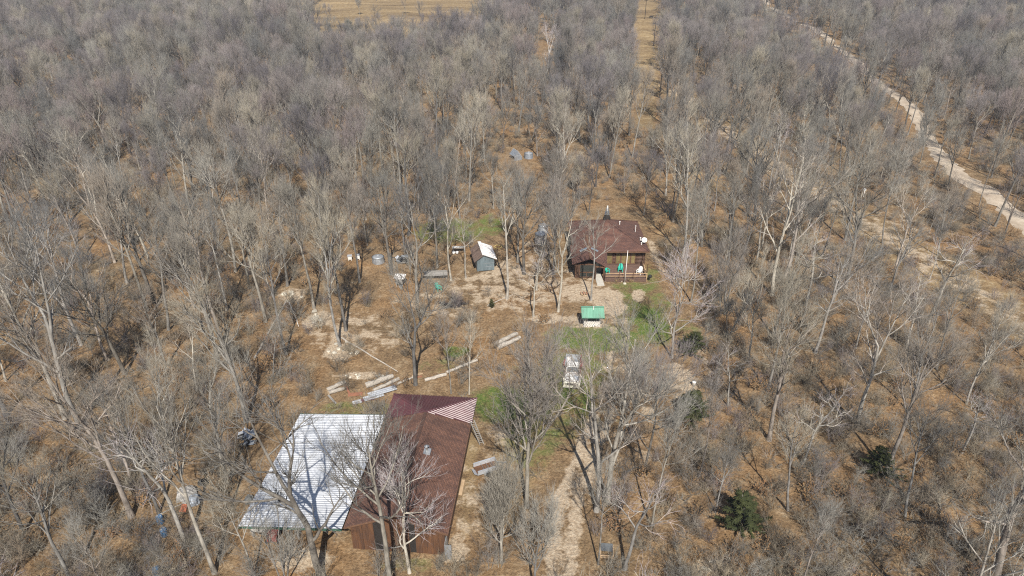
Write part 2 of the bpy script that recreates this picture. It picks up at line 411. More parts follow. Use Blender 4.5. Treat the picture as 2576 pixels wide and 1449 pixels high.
def ground_masks(X, Y):
    g = np.zeros(X.shape); d = np.zeros(X.shape)
    for b in GRASS: g = np.maximum(g, blob(X, Y, *b))
    for b in DIRT: d = np.maximum(d, blob(X, Y, *b))
    dd = line_dist(DRIVE, X, Y)
    d = np.maximum(d, np.maximum(np.clip(1.5 - np.abs(dd - 0.8) / 0.6, 0, 1) * np.where(Y > 62, 0.62, 0.95), np.clip(1.4 - dd / 1.5, 0, 1) * np.where(Y > 62, 0.4, 0.6)))
    dl = line_dist(LANE, X, Y)
    dry = np.clip(1.6 - dl / 5.5, 0, 1) * 0.85
    d = np.maximum(d, np.clip(1.4 - dl / 3.4, 0, 1) * 0.66)
    for P_ in (FIELD, FIELD2, FIELD3): dry = np.maximum(dry, npoly(P_, X, Y) * 1.0)
    for b in [(1290, 1170, 60, 140, .8), (1180, 1180, 30, 160, .8), (1560, 930, 120, 120, .5), (1700, 560, 90, 60, .5), (1760, 430, 60, 60, .6)]:
        dry = np.maximum(dry, blob(X, Y, *b))
    return g, d, dry
def stretch_axis(core0, core1, step, far0, far1, n):
    c = np.arange(core0, core1 + 1e-6, step)
    a = core0 - (core0 - far0) * (np.linspace(1, 0, n, endpoint=False) ** 2.2)
    b = core1 + (far1 - core1) * (np.linspace(0, 1, n + 1)[1:] ** 2.2)
    return np.concatenate([a, c, b])
gx = stretch_axis(-50, 60, 0.55, -1500, 1500, 70)
gy = stretch_axis(34, 125, 0.55, -150, 2600, 90)
X, Y = np.meshgrid(gx, gy)
Z = height(X, Y)
ny, nx = X.shape
me = bpy.data.meshes.new('ground')
vv = np.stack([X, Y, Z], -1).reshape(-1, 3)
idx = np.arange(ny * nx).reshape(ny, nx)
ff = np.stack([idx[:-1, :-1], idx[:-1, 1:], idx[1:, 1:], idx[1:, :-1]], -1).reshape(-1, 4)
def np_mesh(name, v, faces_list, mats=(), mi=None, smooth=True):
    """mesh from numpy arrays; faces_list holds arrays of triangles and quads"""
    me = bpy.data.meshes.new(name)
    v = np.ascontiguousarray(v, np.float32)
    me.vertices.add(len(v)); me.vertices.foreach_set('co', v.ravel())
    loops = np.concatenate([f.ravel() for f in faces_list]).astype(np.int32)
    tot = np.concatenate([np.full(len(f), f.shape[1], np.int32) for f in faces_list])
    start = np.concatenate([[0], np.cumsum(tot)[:-1]]).astype(np.int32)
    me.loops.add(len(loops)); me.loops.foreach_set('vertex_index', loops)
    me.polygons.add(len(tot)); me.polygons.foreach_set('loop_start', start); me.polygons.foreach_set('loop_total', tot)
    for m in mats: me.materials.append(m)
    if mi is not None: me.polygons.foreach_set('material_index', np.concatenate(mi).astype(np.int32))
    me.polygons.foreach_set('use_smooth', np.full(len(tot), smooth))
    me.update(calc_edges=True); me.validate()
    return me
me = np_mesh('ground', vv, [ff])
gm, dm, drm = ground_masks(X, Y)
for nme, arr in (('grass', gm), ('dirt', dm), ('dry', drm)):
    at = me.attributes.new(nme, 'FLOAT', 'POINT'); at.data.foreach_set('value', arr.ravel().astype(np.float32))
def ground_mat():
    m, nt, b = new_mat('woodland_floor')
    g = nt.nodes.new('ShaderNodeNewGeometry'); pos = g.outputs['Position']
    def attr(n_):
        a = nt.nodes.new('ShaderNodeAttribute'); a.attribute_name = n_; return a.outputs['Fac']
    nL = noise(nt, 0.09, 6, 0.62, pos); nM = noise(nt, 0.55, 7, 0.68, pos); nF = noise(nt, 3.2, 6, 0.75, pos); nX = noise(nt, 11.0, 3, 0.7, pos)
    vo = nt.nodes.new('ShaderNodeTexVoronoi'); vo.inputs['Scale'].default_value = 5.5; nt.links.new(pos, vo.inputs['Vector'])
    # leaf litter: rust, ochre, bleached and dark leaves
    leaf = ramp(nt, [(0.30, (0.065, 0.047, 0.031)), (0.41, (0.152, 0.101, 0.058)), (0.51, (0.242, 0.162, 0.09)), (0.62, (0.335, 0.252, 0.16)), (0.74, (0.48, 0.41, 0.305))])
    nt.links.new(mth(nt, 'ADD', mth(nt, 'MULTIPLY', nM.outputs['Fac'], 0.55), mth(nt, 'MULTIPLY', nF.outputs['Fac'], 0.45)), leaf.inputs[0])
    chip = ramp(nt, [(0.0, (0.62, 0.58, 0.55)), (0.5, (1, 1, 1)), (1.0, (1.45, 1.42, 1.38))]); nt.links.new(vo.outputs['Color'], chip.inputs[0])
    o = mix(nt, 0.8, leaf.outputs[0], chip.outputs[0], 'MULTIPLY')
    big = ramp(nt, [(0.32, (0.80, 0.84, 0.86)), (0.5, (1.0, 1.0, 1.0)), (0.66, (1.10, 0.98, 0.84))]); nt.links.new(nL.outputs['Fac'], big.inputs[0])
    o = mix(nt, 1.0, o, big.outputs[0], 'MULTIPLY')
    # dry grass
    dry = ramp(nt, [(0.3, (0.18, 0.125, 0.07)), (0.55, (0.28, 0.21, 0.12)), (0.75, (0.40, 0.33, 0.21))]); nt.links.new(nM.outputs['Fac'], dry.inputs[0])
    mpd = nt.nodes.new('ShaderNodeMapping'); mpd.inputs['Scale'].default_value = (0.012, 0.06, 0.06); nt.links.new(pos, mpd.inputs['Vector'])
    nD = noise(nt, 1.0, 4, 0.6, mpd.outputs[0]); strk = ramp(nt, [(0.35, (0.62, 0.58, 0.55)), (0.65, (1.3, 1.27, 1.2))]); nt.links.new(nD.outputs['Fac'], strk.inputs[0])
    dryc = mix(nt, 1.0, dry.outputs[0], strk.outputs[0], 'MULTIPLY')
    def edge(a, amt=0.9, gain=3.0, src=nM):
        s = mth(nt, 'ADD', a, mth(nt, 'MULTIPLY', mth(nt, 'SUBTRACT', src.outputs['Fac'], 0.5), amt * 2))
        return mth(nt, 'MULTIPLY', mth(nt, 'SUBTRACT', s, 0.42), gain, True)
    o = mix(nt, edge(attr('dry'), 0.7, 2.2), o, mix(nt, 0.6, dryc, chip.outputs[0], 'MULTIPLY'))
    # green grass, yellowing
    gr = ramp(nt, [(0.34, (0.06, 0.115, 0.022)), (0.52, (0.12, 0.165, 0.04)), (0.68, (0.25, 0.225, 0.085))]); nt.links.new(nF.outputs['Fac'], gr.inputs[0])
    o = mix(nt, edge(attr('grass'), 0.9, 2.0), o, gr.outputs[0])
    # bare earth and washed gravel
    di = ramp(nt, [(0.3, (0.27, 0.19, 0.125)), (0.5, (0.43, 0.34, 0.24)), (0.7, (0.58, 0.50, 0.385))]); nt.links.new(nF.outputs['Fac'], di.inputs[0])
    o = mix(nt, edge(attr('dirt'), 1.5, 2.8, nM), o, mix(nt, 0.45, di.outputs[0], chip.outputs[0], 'MULTIPLY'))
    # pale stones and curled leaves
    sp = ramp(nt, [(0.70, (0, 0, 0)), (0.76, (1, 1, 1))]); nt.links.new(nX.outputs['Fac'], sp.inputs[0])
    o = mix(nt, mth(nt, 'MULTIPLY', sp.outputs[0], 0.55), o, (0.55, 0.46, 0.34))
    nt.links.new(o, b.inputs['Base Color'])
    b.inputs['Roughness'].default_value = 1.0; b.inputs['Specular IOR Level'].default_value = 0.1
    bp = nt.nodes.new('ShaderNodeBump'); bp.inputs['Strength'].default_value = 0.9; bp.inputs['Distance'].default_value = 0.25
    nt.links.new(nF.outputs['Fac'], bp.inputs['Height']); nt.links.new(bp.outputs[0], b.inputs['Normal'])
    return m
me.materials.append(ground_mat())
tag(link('ground', me), kind='structure')

def ribbon(name, pts, half, mat, lift, step=1.5, seed=3):
    """a road bed following a line, its edges ragged"""
    rng = random.Random(seed)
    P_ = [Vector((p[0], p[1], 0)) for p in pts]
    dense = []
    for k in range(len(P_) - 1):
        p0, p1, p2, p3 = P_[max(k - 1, 0)], P_[k], P_[k + 1], P_[min(k + 2, len(P_) - 1)]
        n = max(2, int((p2 - p1).length / step))
        for i in range(n):
            t = i / n
            dense.append(0.5 * ((2 * p1) + (p2 - p0) * t + (2 * p0 - 5 * p1 + 4 * p2 - p3) * t * t + (3 * p1 - p0 - 3 * p2 + p3) * t ** 3))
    v = []; f = []
    for k, p in enumerate(dense):
        t = (dense[min(k + 1, len(dense) - 1)] - dense[max(k - 1, 0)]).normalized(); u = Vector((t.y, -t.x, 0))
        for j, s in enumerate((-1, -0.72, -0.4, 0, 0.4, 0.72, 1)):   # wheel tracks sunk beside a centre hump
            w = half * s + (rng.uniform(-0.8, 0.6) * (1 if s > 0 else -1) if abs(s) == 1 else 0)
            q = p + u * w
            crown = lift + (0.13 if s == 0 else 0.05 if abs(s) == .4 else 0.08 if abs(s) < 1 else -0.06)
            v.append((q.x, q.y, hz(q.x, q.y) + crown))
        if k:
            for j in range(6):
                a = (k - 1) * 7 + j; f.append((a, a + 1, a + 8, a + 7))
    m = MB(); m.add(v, f); return m.build(name, mat, smooth=True)
def road_mat():
    m, nt, b = new_mat('gravel_road_surface')
    g = nt.nodes.new('ShaderNodeNewGeometry'); pos = g.outputs['Position']
    n1 = noise(nt, 0.35, 6, 0.6, pos); n2 = noise(nt, 6.0, 4, 0.7, pos)
    r1 = ramp(nt, [(0.3, (0.32, 0.25, 0.18)), (0.55, (0.46, 0.38, 0.29)), (0.75, (0.56, 0.49, 0.39))]); nt.links.new(n1.outputs['Fac'], r1.inputs[0])
    r2 = ramp(nt, [(0.3, (0.8, 0.8, 0.8)), (0.7, (1.15, 1.15, 1.15))]); nt.links.new(n2.outputs['Fac'], r2.inputs[0])
    nt.links.new(mix(nt, 1.0, r1.outputs[0], r2.outputs[0], 'MULTIPLY'), b.inputs['Base Color']); b.inputs['Roughness'].default_value = 1.0
    return m
tag(ribbon('gravel_road', ROAD, 2.0, road_mat(), 0.06), kind='structure')

# ------------------------------------------------------------------ barn (brown shingles, maroon steel hip at the back)
BRZ = R(-4.8)
BX, BY = -9.85, 41.75
def barn_build():
    t = empty('barn', (BX, BY, 0), BRZ)
    tag(t, 'long barn with brown shingle roof and maroon steel hipped back end', 'barn')
    W, L, E, RG, AY, BK = 4.45, 14.3, 3.0, 4.75, 13.6, 18.6
    # walls set in under the eaves
    fw = MB()
    wl = W - 0.35
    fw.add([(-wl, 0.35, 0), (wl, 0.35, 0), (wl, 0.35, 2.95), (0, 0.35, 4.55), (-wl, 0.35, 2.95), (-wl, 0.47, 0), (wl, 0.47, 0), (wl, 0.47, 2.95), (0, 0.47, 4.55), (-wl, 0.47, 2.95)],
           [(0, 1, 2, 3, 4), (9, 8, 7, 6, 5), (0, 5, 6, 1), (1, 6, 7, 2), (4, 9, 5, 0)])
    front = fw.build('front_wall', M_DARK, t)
    n = 16; w = 2 * wl / n                                             # vertical rust-brown boards of the gable
    for i in range(n):
        x0 = -wl + i * w; xm = x0 + w / 2
        if i in (4, 5, 10): continue                                   # open bays
        h0 = 2.95 + (4.55 - 2.95) * (1 - abs(x0) / wl); h1 = 2.95 + (4.55 - 2.95) * (1 - abs(x0 + w) / wl)
        d = 0.03 + 0.02 * (i % 2)
        m = MB(); m.add([(x0 + .01, .35 - d, 0), (x0 + w - .01, .35 - d, 0), (x0 + w - .01, .35 - d, h1 - .05), (x0 + .01, .35 - d, h0 - .05), (x0 + .01, .345, 0), (x0 + w - .01, .345, 0), (x0 + w - .01, .345, h1 - .05), (x0 + .01, .345, h0 - .05)],
                        [(0, 1, 2, 3), (7, 6, 5, 4), (0, 4, 5, 1), (1, 5, 6, 2), (2, 6, 7, 3), (3, 7, 4, 0)])
        m.build('board', M_RUST, front)
    m = MB(); m.box(wl - .12, wl, .48, BK - .5, 0, 2.95); m.build('side_wall', M_RUST, t)
    m = MB(); m.box(-wl, -wl + .12, .48, BK - .5, 0, 2.95); m.build('side_wall', M_RUST, t)
    m = MB(); m.box(-wl + .13, wl - .13, BK - .62, BK - .5, 0, 2.95); m.build('back_wall', M_RUST, t)
    # shingled slopes
    for s in (-1, 1):
        p = [(s * W, -0.1, E), (0, -0.1, RG), (0, AY, RG), (s * W, L, E)]
        if s > 0: p.reverse()
        m = MB(); m.prism(p, 0.10); o = m.build('roof_slope', M_SHINGLE, t)
        sl = Vector((-s * W, 0, RG - E)).normalized(); uv_plane(o, (0, 1, 0), sl)
        m = MB(); m.bar((s * (W + .03), -0.1, E - .09), (s * (W + .03), L, E - .09), .05, .16); m.build('fascia', M_TRIM, t)
        m = MB(); m.bar((s * W, -.14, E - .06), (0, -.14, RG - .06), .05, .16); m.build('barge_board', M_TRIM, t)
    m = MB(); m.bar((0, -.1, RG + .02), (0, AY, RG + .02), .3, .05); m.build('ridge_cap', M_SHINGLE, t); uv_plane(t.children[-1], (0, 1, 0), (1, 0, 0))
    # maroon hipped end
    A = (0, AY, RG + .03); BL, BR = (-W - .1, BK, E), (W + .1, BK, E); CL, CR = (-W - .1, L, E + .03), (W + .1, L, E + .03)
    ribbed_roof('steel_panel', [A, BR, BL], (0, 1, -.35), 0.9, 0.3, M_MAROON, t, rib_h=.06, rib_w=.07)
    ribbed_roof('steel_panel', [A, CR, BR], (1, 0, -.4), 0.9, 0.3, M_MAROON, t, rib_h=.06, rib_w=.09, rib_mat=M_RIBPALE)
    ribbed_roof('steel_panel', [A, BL, CL], (-1, 0, -.4), 0.9, 0.3, M_MAROON, t)
    m = MB(); m.bar(A, BL, .22, .06); m.build('hip_cap', M_MAROON, t)
    m = MB(); m.bar((0, AY, RG + .05), BR, .22, .06); m.build('hip_cap', M_MAROON, t)
    # flue on the shingles
    m = MB(); m.tube([(1.15, 8.3, 4.2), (1.15, 8.3, 5.0)], .11, 10); m.lathe([(.2, 0), (.24, .04), (.05, .16)], (1.15, 8.3, 5.0), 10); m.build('flue_pipe', M_CHROME, t)
    m = MB(); m.box(.75, 1.5, 7.95, 8.7, 4.25, 4.42); m.build('flue_flashing', M_GALV2, t)
    # pale sheet closing the front corner
    m = MB(); m.box(wl + .03, wl + .07, -.1, 1.0, 0, 1.9); m.box(wl + .0, wl + .6, -.12, -.08, 0, 1.7); m.build('corner_sheet', M_GALV2, t)
    return t
barn = barn_build()
def rot_pt(x, y, z=0.0):
    c, s = math.cos(BRZ), math.sin(BRZ)
    return (BX + c * x - s * y, BY + s * x + c * y, z)

# lean-to: corrugated sheets on posts against the barn
def lean_to():
    t = empty('pole_shed', rot_pt(-4.5, 0), BRZ)
    tag(t, 'open pole shed with broad silver corrugated roof joined to the brown barn', 'shed')
    x1, x0, y0, y1, zr, zl = -0.15, -9.35, -0.15, 15.1, 2.86, 2.35
    rng = random.Random(4)
    k = 15; w = (y1 - y0) / k
    for i in range(k):
        a, b = y0 + i * w, y0 + (i + 1) * w
        cut = x0 + (x1 - x0) * (0.30 + (0.16 if i > 9 else 0) - 0.006 * i)
        cuts = [x0, cut, x1] if i % 5 != 2 else [x0, cut, cut + 3.6, x1]
        for c in range(len(cuts) - 1):
            xa, xb = cuts[c] - (.06 if c else 0), cuts[c + 1]
            za = zl + (zr - zl) * (xa - x0) / (x1 - x0); zb = zl + (zr - zl) * (xb - x0) / (x1 - x0)
            lift = .012 * c + .004 * (i % 2)
            ribbed_roof('roof_sheet', [(xa, a, za + lift), (xb, a, zb + lift), (xb, b + .03, zb + lift), (xa, b + .03, za + lift)], (1, 0, .05), 2.0, 0.25, M_GALV, t, .012, .045, .12)
    for y in (y0 - .05, y1 + .08):
        m = MB(); m.bar((x0 - .05, y, zl - .1), (x1, y, zr - .1), .06, .2); m.build('fascia', M_GREENTRIM, t)
    for y in (1.0, 5.2, 9.6, 14.2):
        for x in (x0 + .4, x0 + 4.6):
            m = MB(); m.tube([(x, y, 0), (x, y, zl + .5 * (x - x0) / (x1 - x0) - .2)], .09, 8); m.build('post', M_WEATHER, t)
        m = MB(); m.bar((x0 + .1, y, zl - .14), (x1 - .1, y, zr - .14), .08, .2); m.build('rafter', M_WEATHER, t)
    return t
lean_to()

# ------------------------------------------------------------------ log house
def roof_poly(name, p, mat, parent, thick=.14):
    m = MB(); m.prism(p, thick); o = m.build(name, mat, parent)
    v = [Vector(q) for q in p]; n = (v[1] - v[0]).cross(v[2] - v[0]).normalized()
    ax = Vector((0, 0, 1)).cross(n)
    ax = ax.normalized() if ax.length > 1e-4 else Vector((1, 0, 0))
    uv_plane(o, ax, n.cross(ax)); return o
def window(parent, x0, x1, y, z0, z1, mat, frame=.09, mull=0):
    """frame with a set-back pane, facing the drone (-y)"""
    w = MB(); 
    w.box(x0 - frame, x1 + frame, y - .08, y, z1, z1 + frame); w.box(x0 - frame, x1 + frame, y - .11, y, z0 - frame, z0)
    w.box(x0 - frame, x0, y - .07, y, z0, z1); w.box(x1, x1 + frame, y - .07, y, z0, z1)
    o = w.build('window', M_TRIM, parent)
    p = MB(); p.box(x0 + .003, x1 - .003, y - .03, y - .012, z0 + .003, z1 - .003); p.build('pane', mat, o)
    for k in range(mull):
        xm = x0 + (x1 - x0) * (k + 1) / (mull + 1)
        q = MB(); q.box(xm - .035, xm + .035, y - .06, y - .031, z0 + .004, z1 - .004); q.build('mullion', M_TRIM, o)
    return o
def house():
    t = empty('log_house', (15.3, 97.1, 0))
    tag(t, 'dark brown log house with hipped brown shingle roof and porch', 'house')
    # local frame: x from -5.3 to 5.2, front wall y=0, back y=10.2
    WX0, WX1, D, E, PK = -5.3, 5.2, 10.2, 3.15, 5.75
    core = MB(); core.box(WX0 + .12, WX1 - .12, .12, D - .12, 0, 3.05); wall = core.build('wall', M_LOG, t)
    z = .42; r = .135; k = 0
    opens = [(-.55, .30), (.95, 1.55), (1.8, 3.05), (3.3, 3.85)]
    while z < 3.05:
        spans = [(-1.9, WX1 + .25)]
        if .6 < z < 2.55:
            spans = []; a = -1.9
            for o0, o1 in opens: spans.append((a, o0 - .1)); a = o1 + .1
            spans.append((a, WX1 + .25))
        for a, b in spans:
            m = MB(); m.tube([(a, .06, z), (b, .06, z)], r, 8); m.build('log', M_LOG, wall, True)
        m = MB(); m.tube([(WX1 - .06, -.25, z + .12), (WX1 - .06, D + .2, z + .12)], r, 8); m.build('log', M_LOG, wall, True)
        m = MB(); m.tube([(WX0 + .06, -.25, z + .12), (WX0 + .06, D + .2, z + .12)], r, 8); m.build('log', M_LOG, wall, True)
        m = MB(); m.tube([(WX0, D - .06, z), (WX1, D - .06, z)], r, 8); m.build('log', M_LOG, wall, True)
        z += .245
    for o0, o1 in opens: window(t, o0, o1, -.03, .72, 2.42, M_GLASSTAN, .10, 1 if o1 - o0 > 1 else 0)
    m = MB(); m.box(-.75, 4.1, -.14, -.115, 2.53, 2.68); m.build('lintel', M_TRIM, t)
    # hipped roof, 11.8 m square
    e0, e1, f0, f1 = WX0 - .55, WX1 + .65, -.85, D + .75
    cx, cy = (e0 + e1) / 2, (f0 + f1) / 2; P0 = (cx, cy - .15, PK); P1 = (cx, cy + .5, PK)
    roof = roof_poly('roof', [(e0, f0, E), (e1, f0, E), P0], M_SHINGLE2, t)
    roof_poly('roof_slope', [(e1, f0, E), (e1, f1, E), P1, P0], M_SHINGLE2, t)
    roof_poly('roof_slope', [(e0, f1, E), (e0, f0, E), P0, P1], M_SHINGLE2, t)
    roof_poly('roof_slope', [(e1, f1, E), (e0, f1, E), P1], M_SHINGLE2, t)
    for c in ((e1, f0), (e0, f0), (e1, f1), (e0, f1)):
        a = Vector((c[0], c[1], E + .03)); b = Vector(P0 if c[1] < 0 else P1) + Vector((0, 0, .03)); nn = 22
        for i in range(nn):
            m = MB(); m.bar(a.lerp(b, i / nn), a.lerp(b, (i + 1.12) / nn) + Vector((0, 0, .012)), .24, .03); o = m.build('hip_shingle', M_SHINGLE2, roof); uv_plane(o, (1, 0, 0), (0, 1, 0))
    for a, b in (((e0, f0), (e1, f0)), ((e1, f0), (e1, f1)), ((e1, f1), (e0, f1)), ((e0, f1), (e0, f0))):
        off = Vector((b[1] - a[1], a[0] - b[0], 0)).normalized() * .045
        m = MB(); m.bar(Vector((a[0], a[1], E - .12)) + off, Vector((b[0], b[1], E - .12)) + off, .05, .2); m.build('fascia', M_TRIM, t)
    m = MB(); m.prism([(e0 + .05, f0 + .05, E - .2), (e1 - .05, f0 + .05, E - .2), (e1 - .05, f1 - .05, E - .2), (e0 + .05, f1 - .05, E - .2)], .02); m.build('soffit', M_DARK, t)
    # stove flue: dark housing, stacked pale rings
    ch = MB(); ch.lathe([(.62, -.5), (.62, .15), (.5, .5), (.28, .75)], (-.05, 6.35 - .2, PK - .15), 12); chim = ch.build('chimney', M_DARK, t)
    q = MB(); q.tube([(-.05, 6.15, PK + .3), (-.05, 6.15, PK + 2.1)], .12, 10); q.build('flue_pipe', M_WHITE, chim)
    for i, (rr, zz) in enumerate(((.42, .62), (.38, .85), (.34, 1.08), (.30, 1.32), (.24, 1.6))):
        q = MB(); q.lathe([(.13, 0), (rr, .03), (rr, .06), (.13, .1)], (-.05, 6.15, PK + zz), 12); q.build('flue_ring', M_CHROME, chim)
    # roof vents (white pipes)
    for x, y, zz, h, r_ in ((2.0, 5.6, 4.85, .5, .07), (4.55, 5.2, 3.8, .95, .05), (4.9, 2.3, 3.6, .42, .07), (4.75, .35, 3.6, .42, .07)):
        m = MB(); m.tube([(x, y, zz - .5), (x, y, zz + h)], r_, 8); m.lathe([(r_ + .05, 0), (r_ + .06, .05), (.02, .1)], (x, y, zz + h), 8); m.build('vent_pipe', M_WHITE, t)
    # satellite dish on the right slope
    d = MB(); d.tube([(5.15, 1.5, 3.35), (5.25, 1.4, 4.0)], .045, 8); d.bar((5.0, 1.2, 3.45), (5.25, 1.4, 3.75), .04); d.bar((5.0, 1.8, 3.45), (5.25, 1.4, 3.75), .04); dish = d.build('satellite_dish', M_DARK, t)
    b = MB(); vs = []; fs = []; nrm = Vector((.25, -.75, .62)).normalized(); u = nrm.cross(Vector((0, 0, 1))).normalized(); v = u.cross(nrm)
    c0 = Vector((5.28, 1.25, 4.1)); S_ = 16; rr = [0, .2, .36, .48]
    vs.append(c0)
    for r_ in rr[1:]:
        for j in range(S_): vs.append(c0 + (u * math.cos(2 * math.pi * j / S_) * 1.0 + v * math.sin(2 * math.pi * j / S_) * .85) * r_ + nrm * r_ * r_ * .45)
    for j in range(S_): fs.append((0, 1 + j, 1 + (j + 1) % S_))
    for k in range(2):
        for j in range(S_): a = 1 + k * S_ + j; a2 = 1 + k * S_ + (j + 1) % S_; fs.append((a, a + S_, a2 + S_, a2))
    b.add(vs, fs); b.build('reflector', M_WHITE, dish, True)
    q = MB(); q.bar(c0 - v * .35, c0 + nrm * .5 - v * .3, .03); q.box(c0.x + nrm.x * .5 - .05, c0.x + nrm.x * .5 + .05, c0.y + nrm.y * .5 - .05, c0.y + nrm.y * .5 + .05, c0.z + .1, c0.z + .2); q.build('feed_arm', M_DARK, dish)
    # sunroom with its own low gable, skylights, entry
    sx0, sx1, sy = -5.75, -2.75, -3.7
    s = MB(); s.box(sx0 + .1, sx1, sy + .1, -.1, 0, 2.25); sun_room = s.build('sunroom_wall', M_LOG, t)
    window(t, -5.0, -3.0, sy + .1, 1.05, 2.2, M_GLASS, .09, 0); window(t, -5.0, -3.0, sy + .1, .22, .9, M_GLASS, .07, 1)
    m = MB(); m.box(-5.12, -2.9, sy + .02, sy + .06, .93, 1.02); m.build('window_rail', M_RAIL, t)
    for x in (sx0 + .12, sx1 - .02):
        m = MB(); m.tube([(x, sy + .1, 0), (x, sy + .1, 2.4)], .14, 8); m.build('corner_post', M_LOG, t)
    gxr, gz, gl, gr_ = -3.55, 3.95, 2.6, 2.15
    L0, L1 = (-6.25, -4.15, gl), (-6.25, 1.2, gl + .55); P_f, P_b = (gxr, -4.2, 3.55), (gxr - .05, 2.4, 4.45)
    roof_poly('porch_roof', [L0, P_f, P_b, L1], M_SHINGLE2, t, .1)
    roof_poly('porch_roof', [P_f, (-1.0, -4.35, gr_), (-.65, -.8, 2.95), P_b], M_SHINGLE2, t, .1)
    m = MB(); m.bar(P_f, P_b, .28, .06); o = m.build('ridge_cap', M_TRIM, t)
    for sgn in (-1, 1):
        base = Vector((gxr, -1.3, 4.02)); sl = Vector((sgn * .93, 0, -.37)).normalized()
        a = base + sl * .35 + Vector((0, 0, .06)); bq = a + sl * 1.15
        m = MB(); m.bar(a + Vector((0, -.05, 0)), bq + Vector((0, -.28, 0)), .42, .1); sk = m.build('skylight', M_GALV2, t)
        m = MB(); m.bar(a + sl * .06 + Vector((0, -.06, .055)), bq - sl * .06 + Vector((0, -.27, .055)), .32, .02); m.build('pane', M_GLASSBLUE, sk)
    # entry recess: door between sunroom and deck
    m = MB(); m.box(-2.55, -1.55, -2.0, -1.92, 0, 2.0); door = m.build('door', M_SLATE, t)
    m = MB(); m.box(-2.42, -2.05, -2.025, -2.005, .9, 1.8); m.build('pane', M_GLASS, door)
    m = MB(); m.lathe([(.04, 0), (.05, .03), (.02, .06)], (-1.68, -2.06, 1.0), 8); m.build('handle', M_CHROME, door)
    m = MB(); m.box(-2.70, -1.35, -1.9, -.1, 0, 2.2); m.build('entry_wall', M_LOG, t)
    for x in (-2.7, -1.42):
        m = MB(); m.tube([(x, -4.1, 0), (x, -4.1, 2.2)], .12, 8); m.build('porch_post', M_LOG, t)
    m = MB(); m.bar((-2.8, -4.1, 2.16), (-1.2, -4.1, 2.0), .16, .18); m.build('porch_beam', M_TRIM, t)
    # deck, skirt boards, peeled-pole rails
    dx0, dx1, dy0 = -1.3, 4.95, -4.85
    for i in range(18):
        y0 = dy0 + i * (4.8 / 18)
        m = MB(); m.box(dx0, dx1, y0 + .008, y0 + 4.8 / 18 - .008, .5, .54); m.build('deck_board', M_DECK, t)
    for i in range(3):
        m = MB(); m.box(dx0, dx1, dy0 - .05, dy0 - .015, .04 + .16 * i, .18 + .16 * i); m.build('skirt_board', M_DECK, t)
    m = MB(); m.box(dx1 + .015, dx1 + .05, dy0, -.2, .04, .5); m.build('skirt_board', M_DECK, t)
    for zz in (.92, 1.38):
        m = MB(); m.tube([(dx0, dy0 + .05, zz), (dx1, dy0 + .05, zz)], .055, 8); m.build('rail', M_RAIL, t, True)
        m = MB(); m.tube([(dx1 - .03, dy0 + .06, zz), (dx1 - .03, -.3, zz)], .055, 8); m.build('rail', M_RAIL, t, True)
    for x, y in ((dx0, dy0), (.8, dy0), (2.9, dy0), (dx1, dy0), (dx1, -2.2)):
        m = MB(); m.tube([(x, y + .05, 0), (x, y + .05, 1.48)], .07, 8); m.build('rail_post', M_RAIL if x > 4 else M_LOG, t)
    m = MB(); m.tube([(dx1, dy0 + .05, 1.3), (dx1, dy0 + .05, 3.0)], .06, 8); m.build('porch_post', M_LOG, t)
    return t
hs = house()
HX, HY = 15.3, 97.1
# walkway up to the entry
m = MB()
for i in range(5):
    m.box(HX - 2.55 - .03 * i, HX - 1.5 - .02 * i, HY - 6.2 + i * .82, HY - 6.2 + i * .82 + .8, -.05, .05 + .02 * i)
tag(m.build('walkway', M_CONC), 'pale concrete walkway leading to the house entry', 'path')
# flag pole in front of the porch
t = empty('flagpole', (16.9, 91.6, 0)); tag(t, 'white flagpole standing in front of the porch rail', 'flagpole')
m = MB(); m.tube([(0, 0, 0), (.12, .35, 5.2)], [.06, .04], 8); m.build('pole', M_WHITE, t, True)
m = MB(); m.lathe([(.02, 0), (.07, .05), (.07, .09), (.01, .14)], (.12, .35, 5.2), 8); m.build('finial', M_WHITE, t)
m = MB(); m.lathe([(.28, -.05), (.24, .12), (.1, .2)], (0, 0, 0), 10); m.build('footing', M_ROCK, t)

def chair(loc, rz, mat, label, group=None):
    """moulded garden chair with a tall rounded back"""
    t = empty('garden_chair', loc, rz); tag(t, label, 'chair', group)
    m = MB(); m.prism([(-.28, -.3, .40), (.28, -.3, .40), (.26, .28, .33), (-.26, .28, .33)], .04); m.build('seat', mat, t)
    b = MB(); pts = [(-.27, .26, .34), (.27, .26, .34), (.30, .42, .8), (.22, .5, 1.02), (0, .53, 1.1), (-.22, .5, 1.02), (-.30, .42, .8)]
    b.prism(pts, .04, n=Vector((0, -.94, .34))); b.build('backrest', mat, t)
    for s in (-1, 1):
        m = MB(); m.bar((s * .34, -.36, .6), (s * .33, .36, .62), .13, .04); m.build('arm', mat, t)
        m = MB(); m.bar((s * .32, -.32, 0), (s * .32, -.28, .59), .09, .05); m.build('leg', mat, t)
        m = MB(); m.bar((s * .30, .45, 0), (s * .30, .22, .58), .09, .05); m.build('leg', mat, t)
    return t
chair((HX - .85, HY - 3.0, .54), R(30), M_TEAL, 'green plastic chair on the porch, nearer the entry door', 'garden chairs')
chair((HX + 1.35, HY - 2.4, .54), R(-12), M_TEAL, 'green plastic chair in the middle of the porch by the flagpole', 'garden chairs')
chair((HX + 4.1, HY - 3.3, .54), R(-35), M_WHITE, 'white plastic chair at the right end of the porch', 'garden chairs')
chair((*gp(1103, 730), 0), R(40), M_TEAL, 'green plastic chair standing alone in the yard below the plank trough', 'garden chairs')
